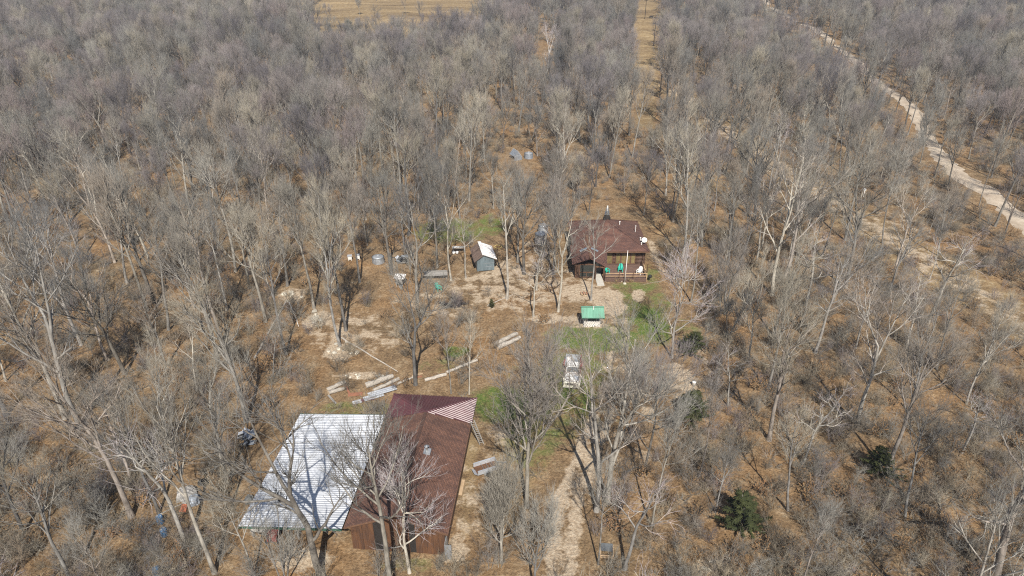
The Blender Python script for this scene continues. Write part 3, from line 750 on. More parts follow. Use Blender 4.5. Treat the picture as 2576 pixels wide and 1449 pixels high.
# porch bits
t = empty('barbecue_grill', (HX + 5.5, HY - 4.6, 0)); tag(t, 'small black kettle grill beside the porch corner', 'grill')
m = MB(); m.lathe([(.05, .5), (.26, .62), (.3, .78), (.26, .95), (.1, 1.05)], (0, 0, 0), 12); m.build('kettle', M_BLACK, t, True)
for k in range(3):
    a = k * 2.1; m = MB(); m.bar((.1 * math.cos(a), .1 * math.sin(a), .6), (.3 * math.cos(a), .3 * math.sin(a), 0), .03); m.build('leg', M_BLACK, t)

# ------------------------------------------------------------------ well house
def well():
    t = empty('well_house', (10.75, 79.9, 0)); tag(t, 'small well house with green steel roof on white stone walls', 'well house')
    rng = random.Random(8)
    W, E, RG, y0, y1 = 1.52, 1.85, 2.75, -1.35, 1.35
    core = MB(); core.box(-1.0, 1.0, -.5, 1.0, 0, .85); wall = core.build('wall', M_CONC, t)
    meshes = [rock_mesh(rng, .17) for _ in range(8)]
    for me_ in meshes: me_.materials.append(M_STONE)
    for row in range(4):
        for i in range(9):
            link('stone', rng.choice(meshes), wall, (-.95 + i * .237 + (row % 2) * .1 - .05, -.54, .1 + row * .21), (rng.random() * 6, rng.random() * 6, rng.random() * 6))
        for j in range(5):
            for s in (-1, 1):
                link('stone', rng.choice(meshes), wall, (s * 1.0, -.35 + j * .3, .1 + row * .21), (rng.random() * 6, rng.random() * 6, rng.random() * 6))
    for s in (-1, 1):
        m = MB(); m.box(s * .98 - .1, s * .98 + .1, -.66, -.42, 0, 1.05); m.build('pier', M_STONE, t)
        for y in (-.35, .95):
            m = MB(); m.box(s * .9 - .06, s * .9 + .06, y - .06, y + .06, .8, 2.05); m.build('post', M_LOG, t)
    m = MB(); m.box(-.84, .84, .3, 1.04, .78, 1.9); m.build('inner_boarding', M_DARK, t)
    m = MB(); m.box(-.83, .83, -.2, -.14, .85, 1.3); m.build('front_board', M_LOG, t)
    ribbed_roof('steel_panel', [(-W, y0, E), (W, y0, E), (W, 0, RG), (-W, 0, RG)], (0, 1, .6), .76, .19, M_GREENROOF, t, rib_h=.025, rib_w=.04)
    ribbed_roof('steel_panel', [(-W, 0, RG), (W, 0, RG), (W, y1, E), (-W, y1, E)], (0, 1, -.6), .76, .19, M_GREENROOF, t, rib_h=.025, rib_w=.04)
    m = MB(); m.bar((-W, 0, RG + .02), (W, 0, RG + .02), .3, .05); m.build('ridge_cap', M_GREENROOF, t)
    m = MB(); m.box(-W, W, y0 - .03, y0 + .01, E - .17, E - .02); m.build('fascia', M_GREENTRIM, t)
    for s in (-1, 1):
        m = MB(); m.add([(s * (W - .1), y0 + .1, E - .03), (s * (W - .1), y1 - .1, E - .03), (s * (W - .1), 0, RG - .08), (s * (W - .15), y0 + .1, E - .03), (s * (W - .15), y1 - .1, E - .03), (s * (W - .15), 0, RG - .08)], [(0, 1, 2), (5, 4, 3), (0, 3, 4, 1), (1, 4, 5, 2), (2, 5, 3, 0)]); m.build('gable', M_LOG, t)
    m = MB(); m.tube([(.1, -.3, 2.4), (.1, -.3, 3.0)], .06, 8); m.build('vent_pipe', M_WHITE, t)
    w = MB(); n = 14
    w.tube([(1.28 + .16 * math.cos(2 * math.pi * k / n), .0 + .02 * math.sin(k), .38 + .16 * math.sin(2 * math.pi * k / n)) for k in range(n + 1)], .035, 6); w.build('crank_wheel', M_BLACK, t)
    return t
well()

# ------------------------------------------------------------------ pickup truck, facing the drone
def wheel(parent, x, y, r, w):
    a = MB(); a.tube([(x - w / 2, y, r), (x + w / 2, y, r)], r, 16); o = a.build('wheel', M_BLACK, parent)
    s = 1 if x > 0 else -1
    b = MB(); b.tube([(x + s * w / 2 - s * .02, y, r), (x + s * (w / 2 + .02), y, r)], r * .58, 12); b.build('rim', M_CHROME, o)
def truck():
    fx, fy = gp(1438, 972, .5)
    t = empty('pickup_truck', (fx, fy, 0), R(-7)); tag(t, 'old white and red pickup truck parked facing forward on the grass', 'truck')
    # profile stations along y (0 front): (y, half width, z bottom, z top)
    def hull(name, st, mat, par=t):
        m = MB(); vs = []; fs = []
        for y, w, zb, zt, wt in st: vs += [(-w, y, zb), (w, y, zb), (w, y, zb + (zt - zb) * .6), (wt, y, zt), (-wt, y, zt), (-w, y, zb + (zt - zb) * .6)]
        for k in range(len(st) - 1):
            for j in range(6): a = k * 6 + j; b2 = k * 6 + (j + 1) % 6; fs.append((a, b2, b2 + 6, a + 6))
        fs += [(5, 4, 3, 2, 1, 0), tuple(range(len(vs) - 6, len(vs)))]
        m.add(vs, fs); return m.build(name, mat, par)
    body = hull('body', [(.05, .93, .5, .92, .84), (.2, .98, .45, 1.02, .86), (1.75, .99, .45, 1.12, .88)], M_CREAM)
    m = MB(); m.prism([(-.8, .16, 1.05), (.8, .16, 1.05), (.84, 1.72, 1.16), (-.84, 1.72, 1.16)], .05); m.build('hood', M_WHITE, t)
    hull('cab', [(1.76, .98, .45, 1.14, .86), (2.3, .97, .45, 1.16, .86), (3.4, .97, .45, 1.16, .86)], M_TRUCKRED)
    g = MB(); vs = [(-.82, 1.8, 1.15), (.82, 1.8, 1.15), (.82, 3.35, 1.15), (-.82, 3.35, 1.15), (-.7, 2.32, 1.72), (.7, 2.32, 1.72), (.72, 3.2, 1.72), (-.72, 3.2, 1.72)]
    g.add(vs, [(0, 1, 5, 4), (1, 2, 6, 5), (2, 3, 7, 6), (3, 0, 4, 7), (0, 3, 2, 1), (4, 5, 6, 7)]); cabin = g.build('greenhouse', M_WHITE, t)
    m = MB(); m.prism([(-.72, 1.845, 1.22), (.72, 1.845, 1.22), (.64, 2.26, 1.665), (-.64, 2.26, 1.665)], .01, n=Vector((0, -.74, .67))); w = m.build('windscreen', M_GLASSCAR, t); w.location = (0, -.012, .012)
    for s in (-1, 1):
        m = MB(); p = [(s * .81, 1.98, 1.22), (s * .81, 3.15, 1.22), (s * .725, 3.08, 1.66), (s * .715, 2.38, 1.66)]
        m.prism(p if s > 0 else p[::-1], .02, n=Vector((s, 0, .2)).normalized()); o = m.build('side_window', M_GLASS, t); o.location = (s * .015, 0, .003)
    m = MB(); m.prism([(-.72, 2.34, 1.78), (.72, 2.34, 1.78), (.74, 3.22, 1.78), (-.74, 3.22, 1.78)], .06); m.build('cab_roof', M_WHITE, t)
    # bed: floor, sides, tailgate, swollen rear fenders
    m = MB(); m.box(-.8, .8, 3.45, 5.75, .62, .68); m.build('bed_floor', M_GALV2, t)
    for s in (-1, 1):
        m = MB(); m.box(s * .9 - .08, s * .9 + .08, 3.45, 5.8, .5, 1.14); m.build('bed_side', M_GALV if s < 0 else M_TRUCKRED, t)
        m = MB(); pts = [(s * 1.05, 3.9 + .95 * k / 8, .62 + .42 * math.sin(math.pi * k / 8)) for k in range(9)]; m.tube(pts, .17, 8); m.build('rear_fender', M_TRUCKRED, t, True)
        m = MB(); pts = [(s * .99, .55 + .95 * k / 8, .55 + .36 * math.sin(math.pi * k / 8)) for k in range(9)]; m.tube(pts, .07, 6); m.build('front_fender', M_CREAM, t, True)
        wheel(t, s * .86, 1.03, .37, .22); wheel(t, s * .9, 4.4, .37, .24)
        m = MB(); m.tube([(s * .68, -.01, .79), (s * .68, .07, .79)], .1, 10); m.build('headlight', M_CHROME, t)
        m = MB(); m.bar((s * 1.0, 1.95, 1.15), (s * 1.2, 1.9, 1.25), .03); m.box(s * 1.22 - .1, s * 1.22 + .1, 1.86, 1.92, 1.15, 1.38); m.build('mirror', M_CHROME, t)
    m = MB(); m.box(-.82, .82, 5.75, 5.81, .6, 1.1); m.build('tailgate', M_GALV2, t)
    m = MB(); m.box(-.78, -.3, 3.7, 5.5, .69, .9); m.build('load', M_WHITETIN, t)
    m = MB(); m.box(-.82, .82, 3.44, 3.5, .6, 1.5); m.build('headboard', M_BLACK, t)
    m = MB(); m.box(-.55, .55, -.012, .05, .66, .92); gr = m.build('grille', M_DARK, t)
    for i in range(4):
        m = MB(); m.box(-.55, .55, -.03, -.014, .68 + i * .065, .705 + i * .065); m.build('grille_bar', M_CHROME, gr)
    m = MB(); m.box(-.98, .98, -.14, -.02, .38, .58); m.build('bumper', M_CREAM, t)
    return t
truck()

# ------------------------------------------------------------------ utility trailer beside the barn
def trailer():
    x, y = gp(1224, 1185, .0)
    t = empty('utility_trailer', (x, y, 0), R(24)); tag(t, 'grey metal utility trailer with drop ramp beside the barn', 'trailer')
    L, W = 1.15, .62
    fl = MB(); fl.box(-L, L, -W, W, .42, .45); fl.build('floor', M_RUST, t)
    for s in (-1, 1):
        m = MB(); m.box(-L, L, s * W - .025, s * W + .025, .40, .86); m.build('side_panel', M_GALV, t)
        m = MB(); m.box(-L, L, s * W - .07, s * W + .07, .86, .90); m.build('top_rail', M_GALV, t)
        wheel_y = s * (W + .16)
        a = MB(); a.tube([(-.1, wheel_y - .09, .28), (-.1, wheel_y + .09, .28)], .28, 14); a.build('wheel', M_BLACK, t)
        m = MB(); pts = [(-.1 + .38 * math.cos(math.pi * k / 8), wheel_y, .30 + .32 * math.sin(math.pi * k / 8)) for k in range(9)]
        for k in range(8): m.bar(pts[k], pts[k + 1], .2, .02, up=(0, 1, 0))
        m.build('mudguard', M_GALV2, t)
        m = MB(); m.bar((L, s * W * .8, .42), (L + .75, 0, .42), .06); m.build('tongue_arm', M_GALV2, t)
    m = MB(); m.box(L - .03, L + .03, -W + .03, W - .03, .42, .82); m.build('front_panel', M_GALV, t)
    m = MB(); m.prism([(-L, -W, .44), (-L, W * .3, .44), (-L - .35, W * .3, .7), (-L - .35, -W, .7)], .03); m.build('ramp', M_GALV, t)
    m = MB(); m.bar((L + .7, 0, .42), (L + 1.05, 0, .44), .08); m.build('coupler', M_GALV2, t)
    for x_ in (-.4, .1, .6):
        m = MB(); m.bar((x_, -W + .03, .66), (x_, W - .03, .66), .03); m.build('cross_bar', M_GALV2, t)
trailer()

# ------------------------------------------------------------------ small garden shed
def garden_shed():
    bx, by = gp(1222, 683)
    t = empty('garden_shed', (bx, by, 0), R(11)); tag(t, 'small blue-grey tin shed with white steel roof in the yard', 'shed')
    w, d, e, rg, RX = 1.35, 4.4, 2.15, 2.95, -.27
    m = MB(); m.add([(-w, 0, .18), (w, 0, .18), (w, 0, e), (RX, 0, rg - .05), (-w, 0, e - .15), (-w, d, .18), (w, d, .18), (w, d, e), (RX, d, rg - .05), (-w, d, e - .15)],
                    [(0, 1, 2, 3, 4), (9, 8, 7, 6, 5), (1, 6, 7, 2), (4, 9, 5, 0), (0, 5, 6, 1)]); wall = m.build('wall', M_SHEDBLUE, t)
    n = 5
    for i in range(n):                                                 # upright tin sheets on the gable
        x0 = -w + i * 2 * w / n; x1 = x0 + 2 * w / n
        def top(x): return (e - .15) + (rg - .05 - e + .15) * (x + w) / (w + RX) if x < RX else e + (rg - .05 - e) * (w - x) / (w - RX)
        m = MB(); m.prism([(x0 + .01, -.012 - .012 * (i % 2), .2), (x1 - .01, -.012 - .012 * (i % 2), .2), (x1 - .01, -.012 - .012 * (i % 2), top(x1) - .06), (x0 + .01, -.012 - .012 * (i % 2), top(x0) - .06)], .01, n=Vector((0, -1, 0))); m.build('tin_sheet', M_SHEDBLUE, wall)
    for z in (.8, 1.4):
        m = MB(); m.box(-.15, w, -.045, -.026, z, z + .05); m.build('batten', M_GALV2, wall)
    ribbed_roof('steel_panel', [(RX, -.35, rg + .04), (w + .4, -.35, e - .05), (w + .4, d + .3, e - .05), (RX, d + .3, rg + .04)], (1, 0, -.5), 1.2, .6, M_WHITETIN, t, rib_h=.03)
    ribbed_roof('tin_panel', [(RX, -.3, rg), (RX, d + .3, rg), (-w - .45, d + .3, e - .3), (-w - .45, -.3, e - .3)], (1, 0, .4), 1.2, .6, M_SHEDROOF2, t)
    m = MB(); m.bar((RX, -.35, rg + .08), (RX, d + .3, rg + .08), .5, .04); m.build('ridge_cap', M_WHITETIN, t)
    for x in (-w + .2, w - .2):
        for y in (.3, d - .3):
            m = MB(); m.box(x - .15, x + .15, y - .15, y + .15, 0, .18); m.build('footing', M_ROCK, t)
garden_shed()

# ------------------------------------------------------------------ yard things
def trough():
    x, y = gp(1097, 702); t = empty('plank_table', (x, y, 0), R(5)); tag(t, 'long low grey plank table in the yard left of the tin shed', 'table')
    for i in range(6):
        m = MB(); m.box(-1.75, 1.75, -.1 + i * .2, .085 + i * .2, .62 + .05 * i, .66 + .05 * i); m.build('plank', M_WEATHER, t)
    for s in (-1, 1):
        for y_, z in ((0, .6), (.95, .84)):
            m = MB(); m.bar((s * 1.55, y_, 0), (s * 1.55, y_, z), .1); m.build('leg', M_WEATHER, t)
    m = MB(); m.box(-1.7, 1.7, -.13, -.105, .42, .6); m.build('apron', M_DARK, t)
trough()
def hutch():
    x, y = gp(1005, 722); t = empty('animal_hutch', (x, y, 0), R(-8)); tag(t, 'weathered board hutch with white lid left of the plank table', 'hutch')
    m = MB(); m.box(-.5, .5, 0, 1.2, .5, 1.25); b = m.build('box', M_WEATHER, t)
    for i in range(5):
        m = MB(); m.box(-.52, .52, -.025, -.004, .52 + .14 * i, .64 + .14 * i); m.build('board', M_WEATHER, b)
    m = MB(); m.prism([(-.9, .2, 1.3), (.75, .1, 1.3), (.75, 1.4, 1.5), (-.9, 1.4, 1.5)], .04); m.build('lid', M_WHITETIN, t)
    for sx in (-.45, .45):
        for sy in (.05, 1.15):
            m = MB(); m.bar((sx, sy, 0), (sx, sy, .5), .08); m.build('leg', M_WEATHER, t)
    t2 = empty('bucket', (x + .35, y - .7, 0)); tag(t2, 'white bucket on the ground in front of the board hutch', 'bucket')
    m = MB(); m.lathe([(.2, 0), (.26, .5), (.27, .52), (.22, .5), (.18, .1)], (0, 0, 0), 12); m.build('pail', M_WHITE, t2, True)
    m = MB(); m.lathe([(.275, .53), (.275, .57), (.05, .6)], (0, 0, 0), 12); m.build('lid', M_GALV, t2)
hutch()
for k, (u, v, lab) in enumerate(((881, 655, 'left one of two white box hives among trees'), (901, 653, 'right one of two white box hives among trees'))):
    x, y = gp(u, v); t = empty('box_hive', (x, y, 0), R(8)); tag(t, lab, 'beehive', 'white box hives')
    m = MB(); m.box(-.3, .3, -.25, .25, .25, .8); m.build('body', M_WHITE, t)
    m = MB(); m.box(-.36, .36, -.31, .31, .8, .9); m.build('lid', M_GALV, t)
    for sx in (-.22, .22):
        m = MB(); m.box(sx - .06, sx + .06, -.2, .2, 0, .25); m.build('block', M_CONC, t)
def drum(u, v, r, h, label, mat=M_GALV2, name='galvanized_tank', dome=.2):
    x, y = gp(u, v); t = empty(name, (x, y, 0)); tag(t, label, 'tank')
    prof = []
    n = 10
    for k in range(n + 1): prof.append((r * (1 + (.035 if k % 2 else 0)), h * k / n))
    m = MB(); m.lathe(prof, (0, 0, 0), 18); m.build('shell', mat, t)
    m = MB(); m.lathe([(r * 1.06, h), (r * .75, h + dome * .6), (r * .2, h + dome), (r * .02, h + dome * 1.05)], (0, 0, 0), 18); m.build('lid', M_GALV2, t, True)
    m = MB(); m.lathe([(r * .18, h + dome), (r * .18, h + dome + .1), (.02, h + dome + .12)], (0, 0, 0), 8); m.build('cap', M_GALV, t)
drum(952, 660, .95, 1.0, 'round galvanized tank between the hives and the scrap heap')
drum(1360, 612, 1.0, 1.75, 'ribbed metal bin with pale lid standing left of the house', M_WEATHER, dome=.35)
drum(1366, 585, .85, 1.3, 'grey metal bin standing behind the ribbed bin left of the house', M_GALV2, dome=.4)
def scrap(u, v, label, seed, w=1.2):
    x, y = gp(u, v); t = empty('scrap_heap', (x, y, 0)); tag(t, label, 'scrap heap'); rng = random.Random(seed)
    for k in range(9):
        m = MB(); m.prism([(-.55, -.35, 0), (.5, -.3, 0), (.55, .35, 0), (-.5, .3, 0)], .02); o = m.build('metal_sheet', rng.choice([M_GALV, M_GALV2, M_TARP2]), t)
        o.location = (rng.uniform(-w, w) * .6, rng.uniform(-.6, .6), .25 + .1 * k); o.rotation_euler = (rng.uniform(-.5, .5), rng.uniform(-.5, .5), rng.uniform(0, 3))
    for k in range(3):
        m = MB(); n = 14; r_ = .3
        m.tube([(r_ * math.cos(2 * math.pi * i / n), r_ * math.sin(2 * math.pi * i / n), 0) for i in range(n + 1)], .1, 6); o = m.build('tyre', M_BLACK, t)
        o.location = (rng.uniform(-w, w) * .7, rng.uniform(-.7, .7), .9 - .3 * k); o.rotation_euler = (rng.uniform(-.6, .6), rng.uniform(-.6, .6), 0)
    for k in range(3):
        m = MB(); m.bar((-.9, 0, 0), (.9, .1, .1), .1); o = m.build('plank', M_WEATHER, t); o.location = (.2, -.6 + .3 * k, .15); o.rotation_euler = (0, 0, rng.uniform(-.3, .3))
scrap(1012, 660, 'heap of grey scrap metal with tyres right of the galvanized tank', 5)
scrap(622, 1112, 'small heap of white and grey scrap left of the silver shed roof', 9, .8)
# hose ring and white tubs behind the shed
x, y = gp(1253, 622); m = MB(); n = 22
m.tube([(.62 * math.cos(2 * math.pi * k / n), .62 * math.sin(2 * math.pi * k / n), .1 + .03 * math.sin(k)) for k in range(n + 1)], .07, 6)
tag(m.build('hose_coil', M_YELLOW, None, True, (x, y, 0)), 'coil of yellow hose on the ground right of the tin shed', 'hose')
x, y = gp(1154, 634); t = empty('work_bench', (x, y, 0), R(5)); tag(t, 'dark work bench with pale board top left of the tin shed', 'bench')
m = MB(); m.prism([(-1.1, -.3, .82), (1.0, -.3, .82), (1.1, .4, .9), (-1.0, .4, .9)], .05); m.build('top', M_WEATHER, t)
m = MB(); m.box(-.9, .1, -.28, .1, .925, .98); m.build('white_board', M_WHITE, t)
for sx in (-.9, .9):
    for sy in (-.2, .3):
        m = MB(); m.bar((sx, sy, 0), (sx, sy, .8), .08); m.build('leg', M_WEATHER, t)
for k, dx in enumerate((-.28, .28)):
    t = empty('plastic_tub', (x - .5 + dx, y - .75, 0)); tag(t, ('left' if k == 0 else 'right') + ' one of two white round tubs before the work bench', 'tub', 'white tubs')
    m = MB(); m.lathe([(.2, 0), (.27, .42), (.24, .42), (.18, .06)], (0, 0, 0), 12); m.build('bowl', M_WHITE, t, True)
# firewood by the well
x, y = gp(1470, 742); t = empty('firewood_pile', (x, y, 0)); tag(t, 'small pile of split firewood behind the green well roof', 'firewood'); rng = random.Random(3)
for k in range(16):
    m = MB(); m.prism([(-.09, -.25, 0), (.09, -.25, 0), (0, -.25, .13)], .45, n=Vector((0, -1, 0))); o = m.build('split_log', rng.choice([M_TANWOOD, M_LOGEND, M_REDWOOD]), t)
    o.location = (rng.uniform(-.5, .5), rng.uniform(-.4, .4), .05 + .09 * (k // 4)); o.rotation_euler = (0, 0, rng.uniform(-.7, .7))

# logs, planks and roofing sheets behind the barn
def log_thing(name, u0, v0, u1, v1, r0, r1, label, seed, mat=M_LOGBARK, z=None):
    a = Vector((*gp(u0, v0), 0)); b = Vector((*gp(u1, v1), 0)); rng = random.Random(seed)
    t = empty(name, a); tag(t, label, 'log'); L = b - a; pts = []; rad = []
    n = 7
    for k in range(n + 1):
        f = k / n; r_ = (r0 + (r1 - r0) * f) * rng.uniform(.88, 1.12)
        p = L * f + Vector((rng.uniform(-.06, .06), rng.uniform(-.06, .06), (z or 0) + r_ * .85)); pts.append(p); rad.append(r_)
    m = MB(); m.tube(pts, rad, 9, cap=False); m.build('bark', mat, t, True)
    for p, q, r_ in ((pts[0], pts[1], rad[0]), (pts[-1], pts[-2], rad[-1])):
        d = (p - q).normalized(); e = MB(); e.tube([p - d * .03, p + d * .012], r_ * .93, 9); e.build('cut_end', M_LOGEND, t)
    return t
log_thing('log', 822, 985, 868, 965, .28, .24, 'short pale log, upper one of the pair behind the silver roof', 1)
log_thing('log', 826, 992, 866, 980, .24, .22, 'short pale log, lower one of the pair behind the silver roof', 2)
log_thing('log', 920, 975, 988, 950, .38, .30, 'thick grey log, upper one of those beside the roofing sheets', 3)
log_thing('log', 940, 985, 1003, 956, .22, .20, 'thinner pale log lying against the thick grey log', 4)
log_thing('log', 1068, 960, 1122, 944, .20, .22, 'white barkless log right of the grey forked tree trunk', 5)
log_thing('log', 1122, 940, 1200, 908, .18, .15, 'long slim pale log running up to the right behind the barn', 6)
log_thing('log', 1240, 872, 1300, 842, .34, .26, 'grey log, upper one of the pair above the grassy patch', 7)
log_thing('log', 1250, 880, 1308, 852, .32, .26, 'grey log, lower one of the pair above the grassy patch', 8)
log_thing('log', 1000, 968, 1040, 950, .14, .11, 'thin grey pole lying just right of the thick logs', 9)
log_thing('fallen_trunk', 640, 905, 720, 760, .16, .1, 'grey fallen trunk lying up the slope left of the yard', 10)
log_thing('fallen_trunk', 728, 762, 752, 822, .08, .04, 'thin white fallen pole below the pale boulders', 11, M_WHITE)
log_thing('fallen_trunk', 860, 852, 1000, 935, .14, .06, 'thin grey fallen tree lying across the leaves above the log row', 12)
log_thing('fallen_trunk', 400, 1296, 472, 1262, .06, .05, 'thin white fallen pole left of the grey tarp heap', 13, M_WEATHER)
log_thing('fallen_trunk', 1225, 770, 1290, 742, .08, .05, 'grey fallen branch in the yard right of the brush pile', 14)
log_thing('fallen_trunk', 170, 1240, 250, 1212, .07, .05, 'pale thin fallen pole in the wood at left', 15, M_WEATHER)
def plank(u0, v0, u1, v1, w, h, mat, label, z=.05, z1=None):
    a = Vector((*gp(u0, v0), z)); b = Vector((*gp(u1, v1), z if z1 is None else z1)); m = MB(); m.bar((0, 0, 0), b - a, w, h)
    return tag(m.build('plank', mat, None, False, a), label, 'plank')
plank(826, 995, 845, 1016, .22, .08, M_WEATHER, 'grey plank sticking out below the pair of short logs')
plank(866, 966, 880, 992, .22, .1, M_REDWOOD, 'brown plank lying from the short logs toward the roofing sheets')
plank(876, 994, 912, 991, .55, .09, M_REDWOOD, 'flat reddish plank stack left of the roofing sheets')
plank(1036, 946, 1064, 940, .2, .08, M_TANWOOD, 'tan plank lying left of the grey trunk behind the barn')
plank(1040, 951, 1062, 947, .2, .08, M_REDWOOD, 'reddish plank just below the tan plank behind the barn')
def sheet(u, v, lx, ly, rz, mat, label, z=.06):
    x, y = gp(u, v); t = empty('roofing_sheet', (x, y, z), R(rz)); tag(t, label, 'metal sheet', 'sheets of roofing on the ground')
    ribbed_roof('panel', [(-lx / 2, -ly / 2, 0), (lx / 2, -ly / 2, .03), (lx / 2, ly / 2, .03), (-lx / 2, ly / 2, 0)], (1, 0, 0), ly, .28, mat, t, .01, .03, .05)
sheet(962, 988, 3.3, .95, 27, M_GALV, 'long silver roofing sheet lying beside the thick logs', .22)
sheet(940, 999, 2.3, .9, 27, M_GALV, 'silver roofing sheet overlapping below the long one', .10)
sheet(898, 1012, 1.0, .7, 22, M_GALV, 'small silver roofing sheet at the lower left end of the row')
sheet(925, 1006, 1.7, .55, 15, M_MAROON, 'crumpled maroon roofing sheet between the silver ones', .08)
# ladder and plank at the barn's right eave
p0 = Vector((*gp(1168, 1030, 3.6), 3.62)); p1 = Vector((*gp(1192, 1070, 3.0), 3.05)); p2 = Vector((*gp(1212, 1118), .02))
t = empty('ladder', p2); tag(t, 'pale wooden ladder leaning on the right eave of the barn', 'ladder')
top = p1 + (p1 - p2) * .22; d = (top - p2); sd = Vector((.2, .05, 0))
for s in (-1, 1):
    m = MB(); m.bar(sd * s, d + sd * s, .06, .1); m.build('side_rail', M_WEATHER, t)
for k in range(1, 13):
    m = MB(); m.bar(-sd + d * k / 13, sd + d * k / 13, .04); m.build('rung', M_WEATHER, t)
# pale board on ground right of barn
plank(1166, 1208, 1158, 1246, .3, .08, M_TANWOOD, 'pale tan board lying along the right side of the barn')

# left foreground clutter
for k, (u, v, lab) in enumerate(((405, 1316, 'blue plastic barrel, upper one of the pair among the trees'), (415, 1348, 'blue plastic barrel, lower one of the pair among the trees'), (397, 1447, 'blue plastic barrel at the bottom edge below the pair'))):
    x, y = gp(u, v); t = empty('plastic_barrel', (x, y, 0), k * 1.1); tag(t, lab, 'barrel', 'blue barrels')
    m = MB(); m.lathe([(.26, 0), (.30, .06), (.31, .3), (.295, .33), (.31, .36), (.31, .6), (.295, .63), (.30, .82), (.26, .88), (.22, .86)], (0, 0, 0), 16); m.build('shell', M_BLUE, t, True)
    for s in (-1, 1):
        m = MB(); m.lathe([(.05, 0), (.05, .05), (.02, .06)], (s * .14, .02, .87), 8); m.build('bung', M_WHITE, t)
    m = MB(); m.lathe([(.2, .86), (.2, .875), (.02, .88)], (0, 0, 0), 14); m.build('lid', M_BLUE, t)
def lump(name, u, v, sx, sy, sz, mat, label, cat, seed, parts=None):
    x, y = gp(u, v); rng = random.Random(seed); bm = bmesh.new(); bmesh.ops.create_icosphere(bm, subdivisions=3, radius=1)
    ph = [rng.uniform(0, 6) for _ in range(6)]
    for q in bm.verts:
        c = q.co; k = 1 + .13 * math.sin(5 * c.x + ph[0]) * math.sin(4 * c.y + ph[1]) + .1 * math.sin(9 * c.z + 7 * c.x + ph[2]) + .06 * math.sin(15 * c.y + ph[3]) + rng.uniform(-.03, .03)
        q.co = Vector((c.x * sx * k, c.y * sy * k, max(c.z, -.1) * sz * k))
    me_ = bpy.data.meshes.new(name); bm.to_mesh(me_); bm.free(); me_.materials.append(mat)
    o = link(name, me_, None, (x, y, 0.02)); return tag(o, label, cat)
lump('tarp_heap', 470, 1248, .95, 1.0, .9, M_TARP, 'crumpled grey tarp heap beside the blue-grey covered load', 'tarp', 2)
lump('covered_load', 490, 1262, .6, .65, .7, M_TARP2, 'load under a ribbed blue-grey cover right of the tarp heap', 'tarp', 3)
lump('black_sack', 512, 1215, .5, .45, .4, M_BLACK, 'black bag on the ground behind the grey tarp heap', 'bag', 4)
lump('black_sack', 628, 1262, .45, .4, .75, M_SLATE, 'dark grey bag at the left edge of the silver roof', 'bag', 5)
x, y = gp(464, 1282); m = MB(); m.prism([(-.35, -.3, .0), (.3, -.4, .02), (.25, .3, .35), (-.3, .35, .33)], .03); tag(m.build('orange_board', M_ORANGE, None, False, (x, y, .05)), 'orange board lying below the grey tarp heap', 'board')
# things under the pole shed's front edge
x, y = gp(686, 1368); t = empty('garden_tractor', (x, y, 0), R(5)); tag(t, 'red garden machine parked under the front of the silver roof', 'tractor')
m = MB(); m.box(-.42, .42, -.1, .9, .35, .8); m.build('body', M_TRUCKRED, t)
m = MB(); m.prism([(-.36, -.14, .5), (.36, -.14, .5), (.3, -.12, .95), (-.3, -.12, .95)], .05, n=Vector((0, -1, 0))); m.build('nose', M_TRUCKRED, t)
m = MB(); m.box(-.3, .3, .9, 1.4, .5, .62); m.build('seat', M_BLACK, t)
for sx in (-1, 1):
    for y_, r_ in ((.05, .2), (1.1, .3)):
        a = MB(); a.tube([(sx * .5 - .08, y_, r_), (sx * .5 + .08, y_, r_)], r_, 12); a.build('wheel', M_BLACK, t)
x, y = gp(655, 1356); m = MB(); m.prism([(-.75, 0, .9), (.55, 0, .9), (.62, 1.0, 1.15), (-.7, 1.0, 1.15)], .05); m.box(-.65, -.6, .1, .15, 0, .9); m.box(.5, .55, .1, .15, 0, .9); m.box(-.6, -.55, .8, .85, 0, 1.05); m.box(.5, .55, .8, .85, 0, 1.05)
t = empty('work_table', (x, y, 0)); tag(t, 'grey sheet-topped table left of the red garden machine', 'table')
o = m.build('frame', M_WEATHER, t)
m = MB(); m.prism([(.2, -.03, .93), (.5, -.03, .93), (.58, .97, 1.18), (.28, .97, 1.18)], .02); m.build('white_panel', M_WHITE, t)
# framed compost pen near the lower middle
x, y = gp(1526, 1392); t = empty('raised_bed', (x, y, 0), R(-6)); tag(t, 'wooden frame with dark cover in the wood at lower right', 'frame')
for a, b in (((-.55, -.5, .28), (.55, -.5, .28)), ((-.55, .7, .28), (.55, .7, .28)), ((-.55, -.5, .28), (-.55, .7, .28)), ((.55, -.5, .28), (.55, .7, .28)), ((-.55, -.5, .05), (.55, -.5, .05))):
    m = MB(); m.bar(a, b, .06, .1); m.build('rail', M_TANWOOD, t)
for sx in (-.55, .55):
    for sy in (-.5, .7):
        m = MB(); m.box(sx - .04, sx + .04, sy - .04, sy + .04, 0, .24); m.build('post', M_TANWOOD, t)
m = MB(); m.prism([(-.5, -.05, .34), (.5, -.05, .34), (.52, .75, .4), (-.5, .75, .4)], .03); m.build('cover', M_SLATE, t)
# right-hand small things
x, y = gp(1745, 970); m = MB(); m.lathe([(.2, 0), (.25, .55), (.26, .58), (.05, .6)], (0, 0, 0), 12); tag(m.build('bucket', M_WHITE, None, True, (x, y, 0)), 'white bucket at the edge of the right-hand wood', 'bucket')
x, y = gp(2172, 492); t = empty('marker_post', (x, y, hz(x, y))); tag(t, 'white marker post in the wood left of the gravel road', 'post')
m = MB(); m.box(-.09, .09, -.09, .09, 0, 1.3); m.build('post', M_WHITE, t); m = MB(); m.box(-.22, .22, -.14, .3, 1.3, 1.62); m.build('cap_box', M_WHITE, t)
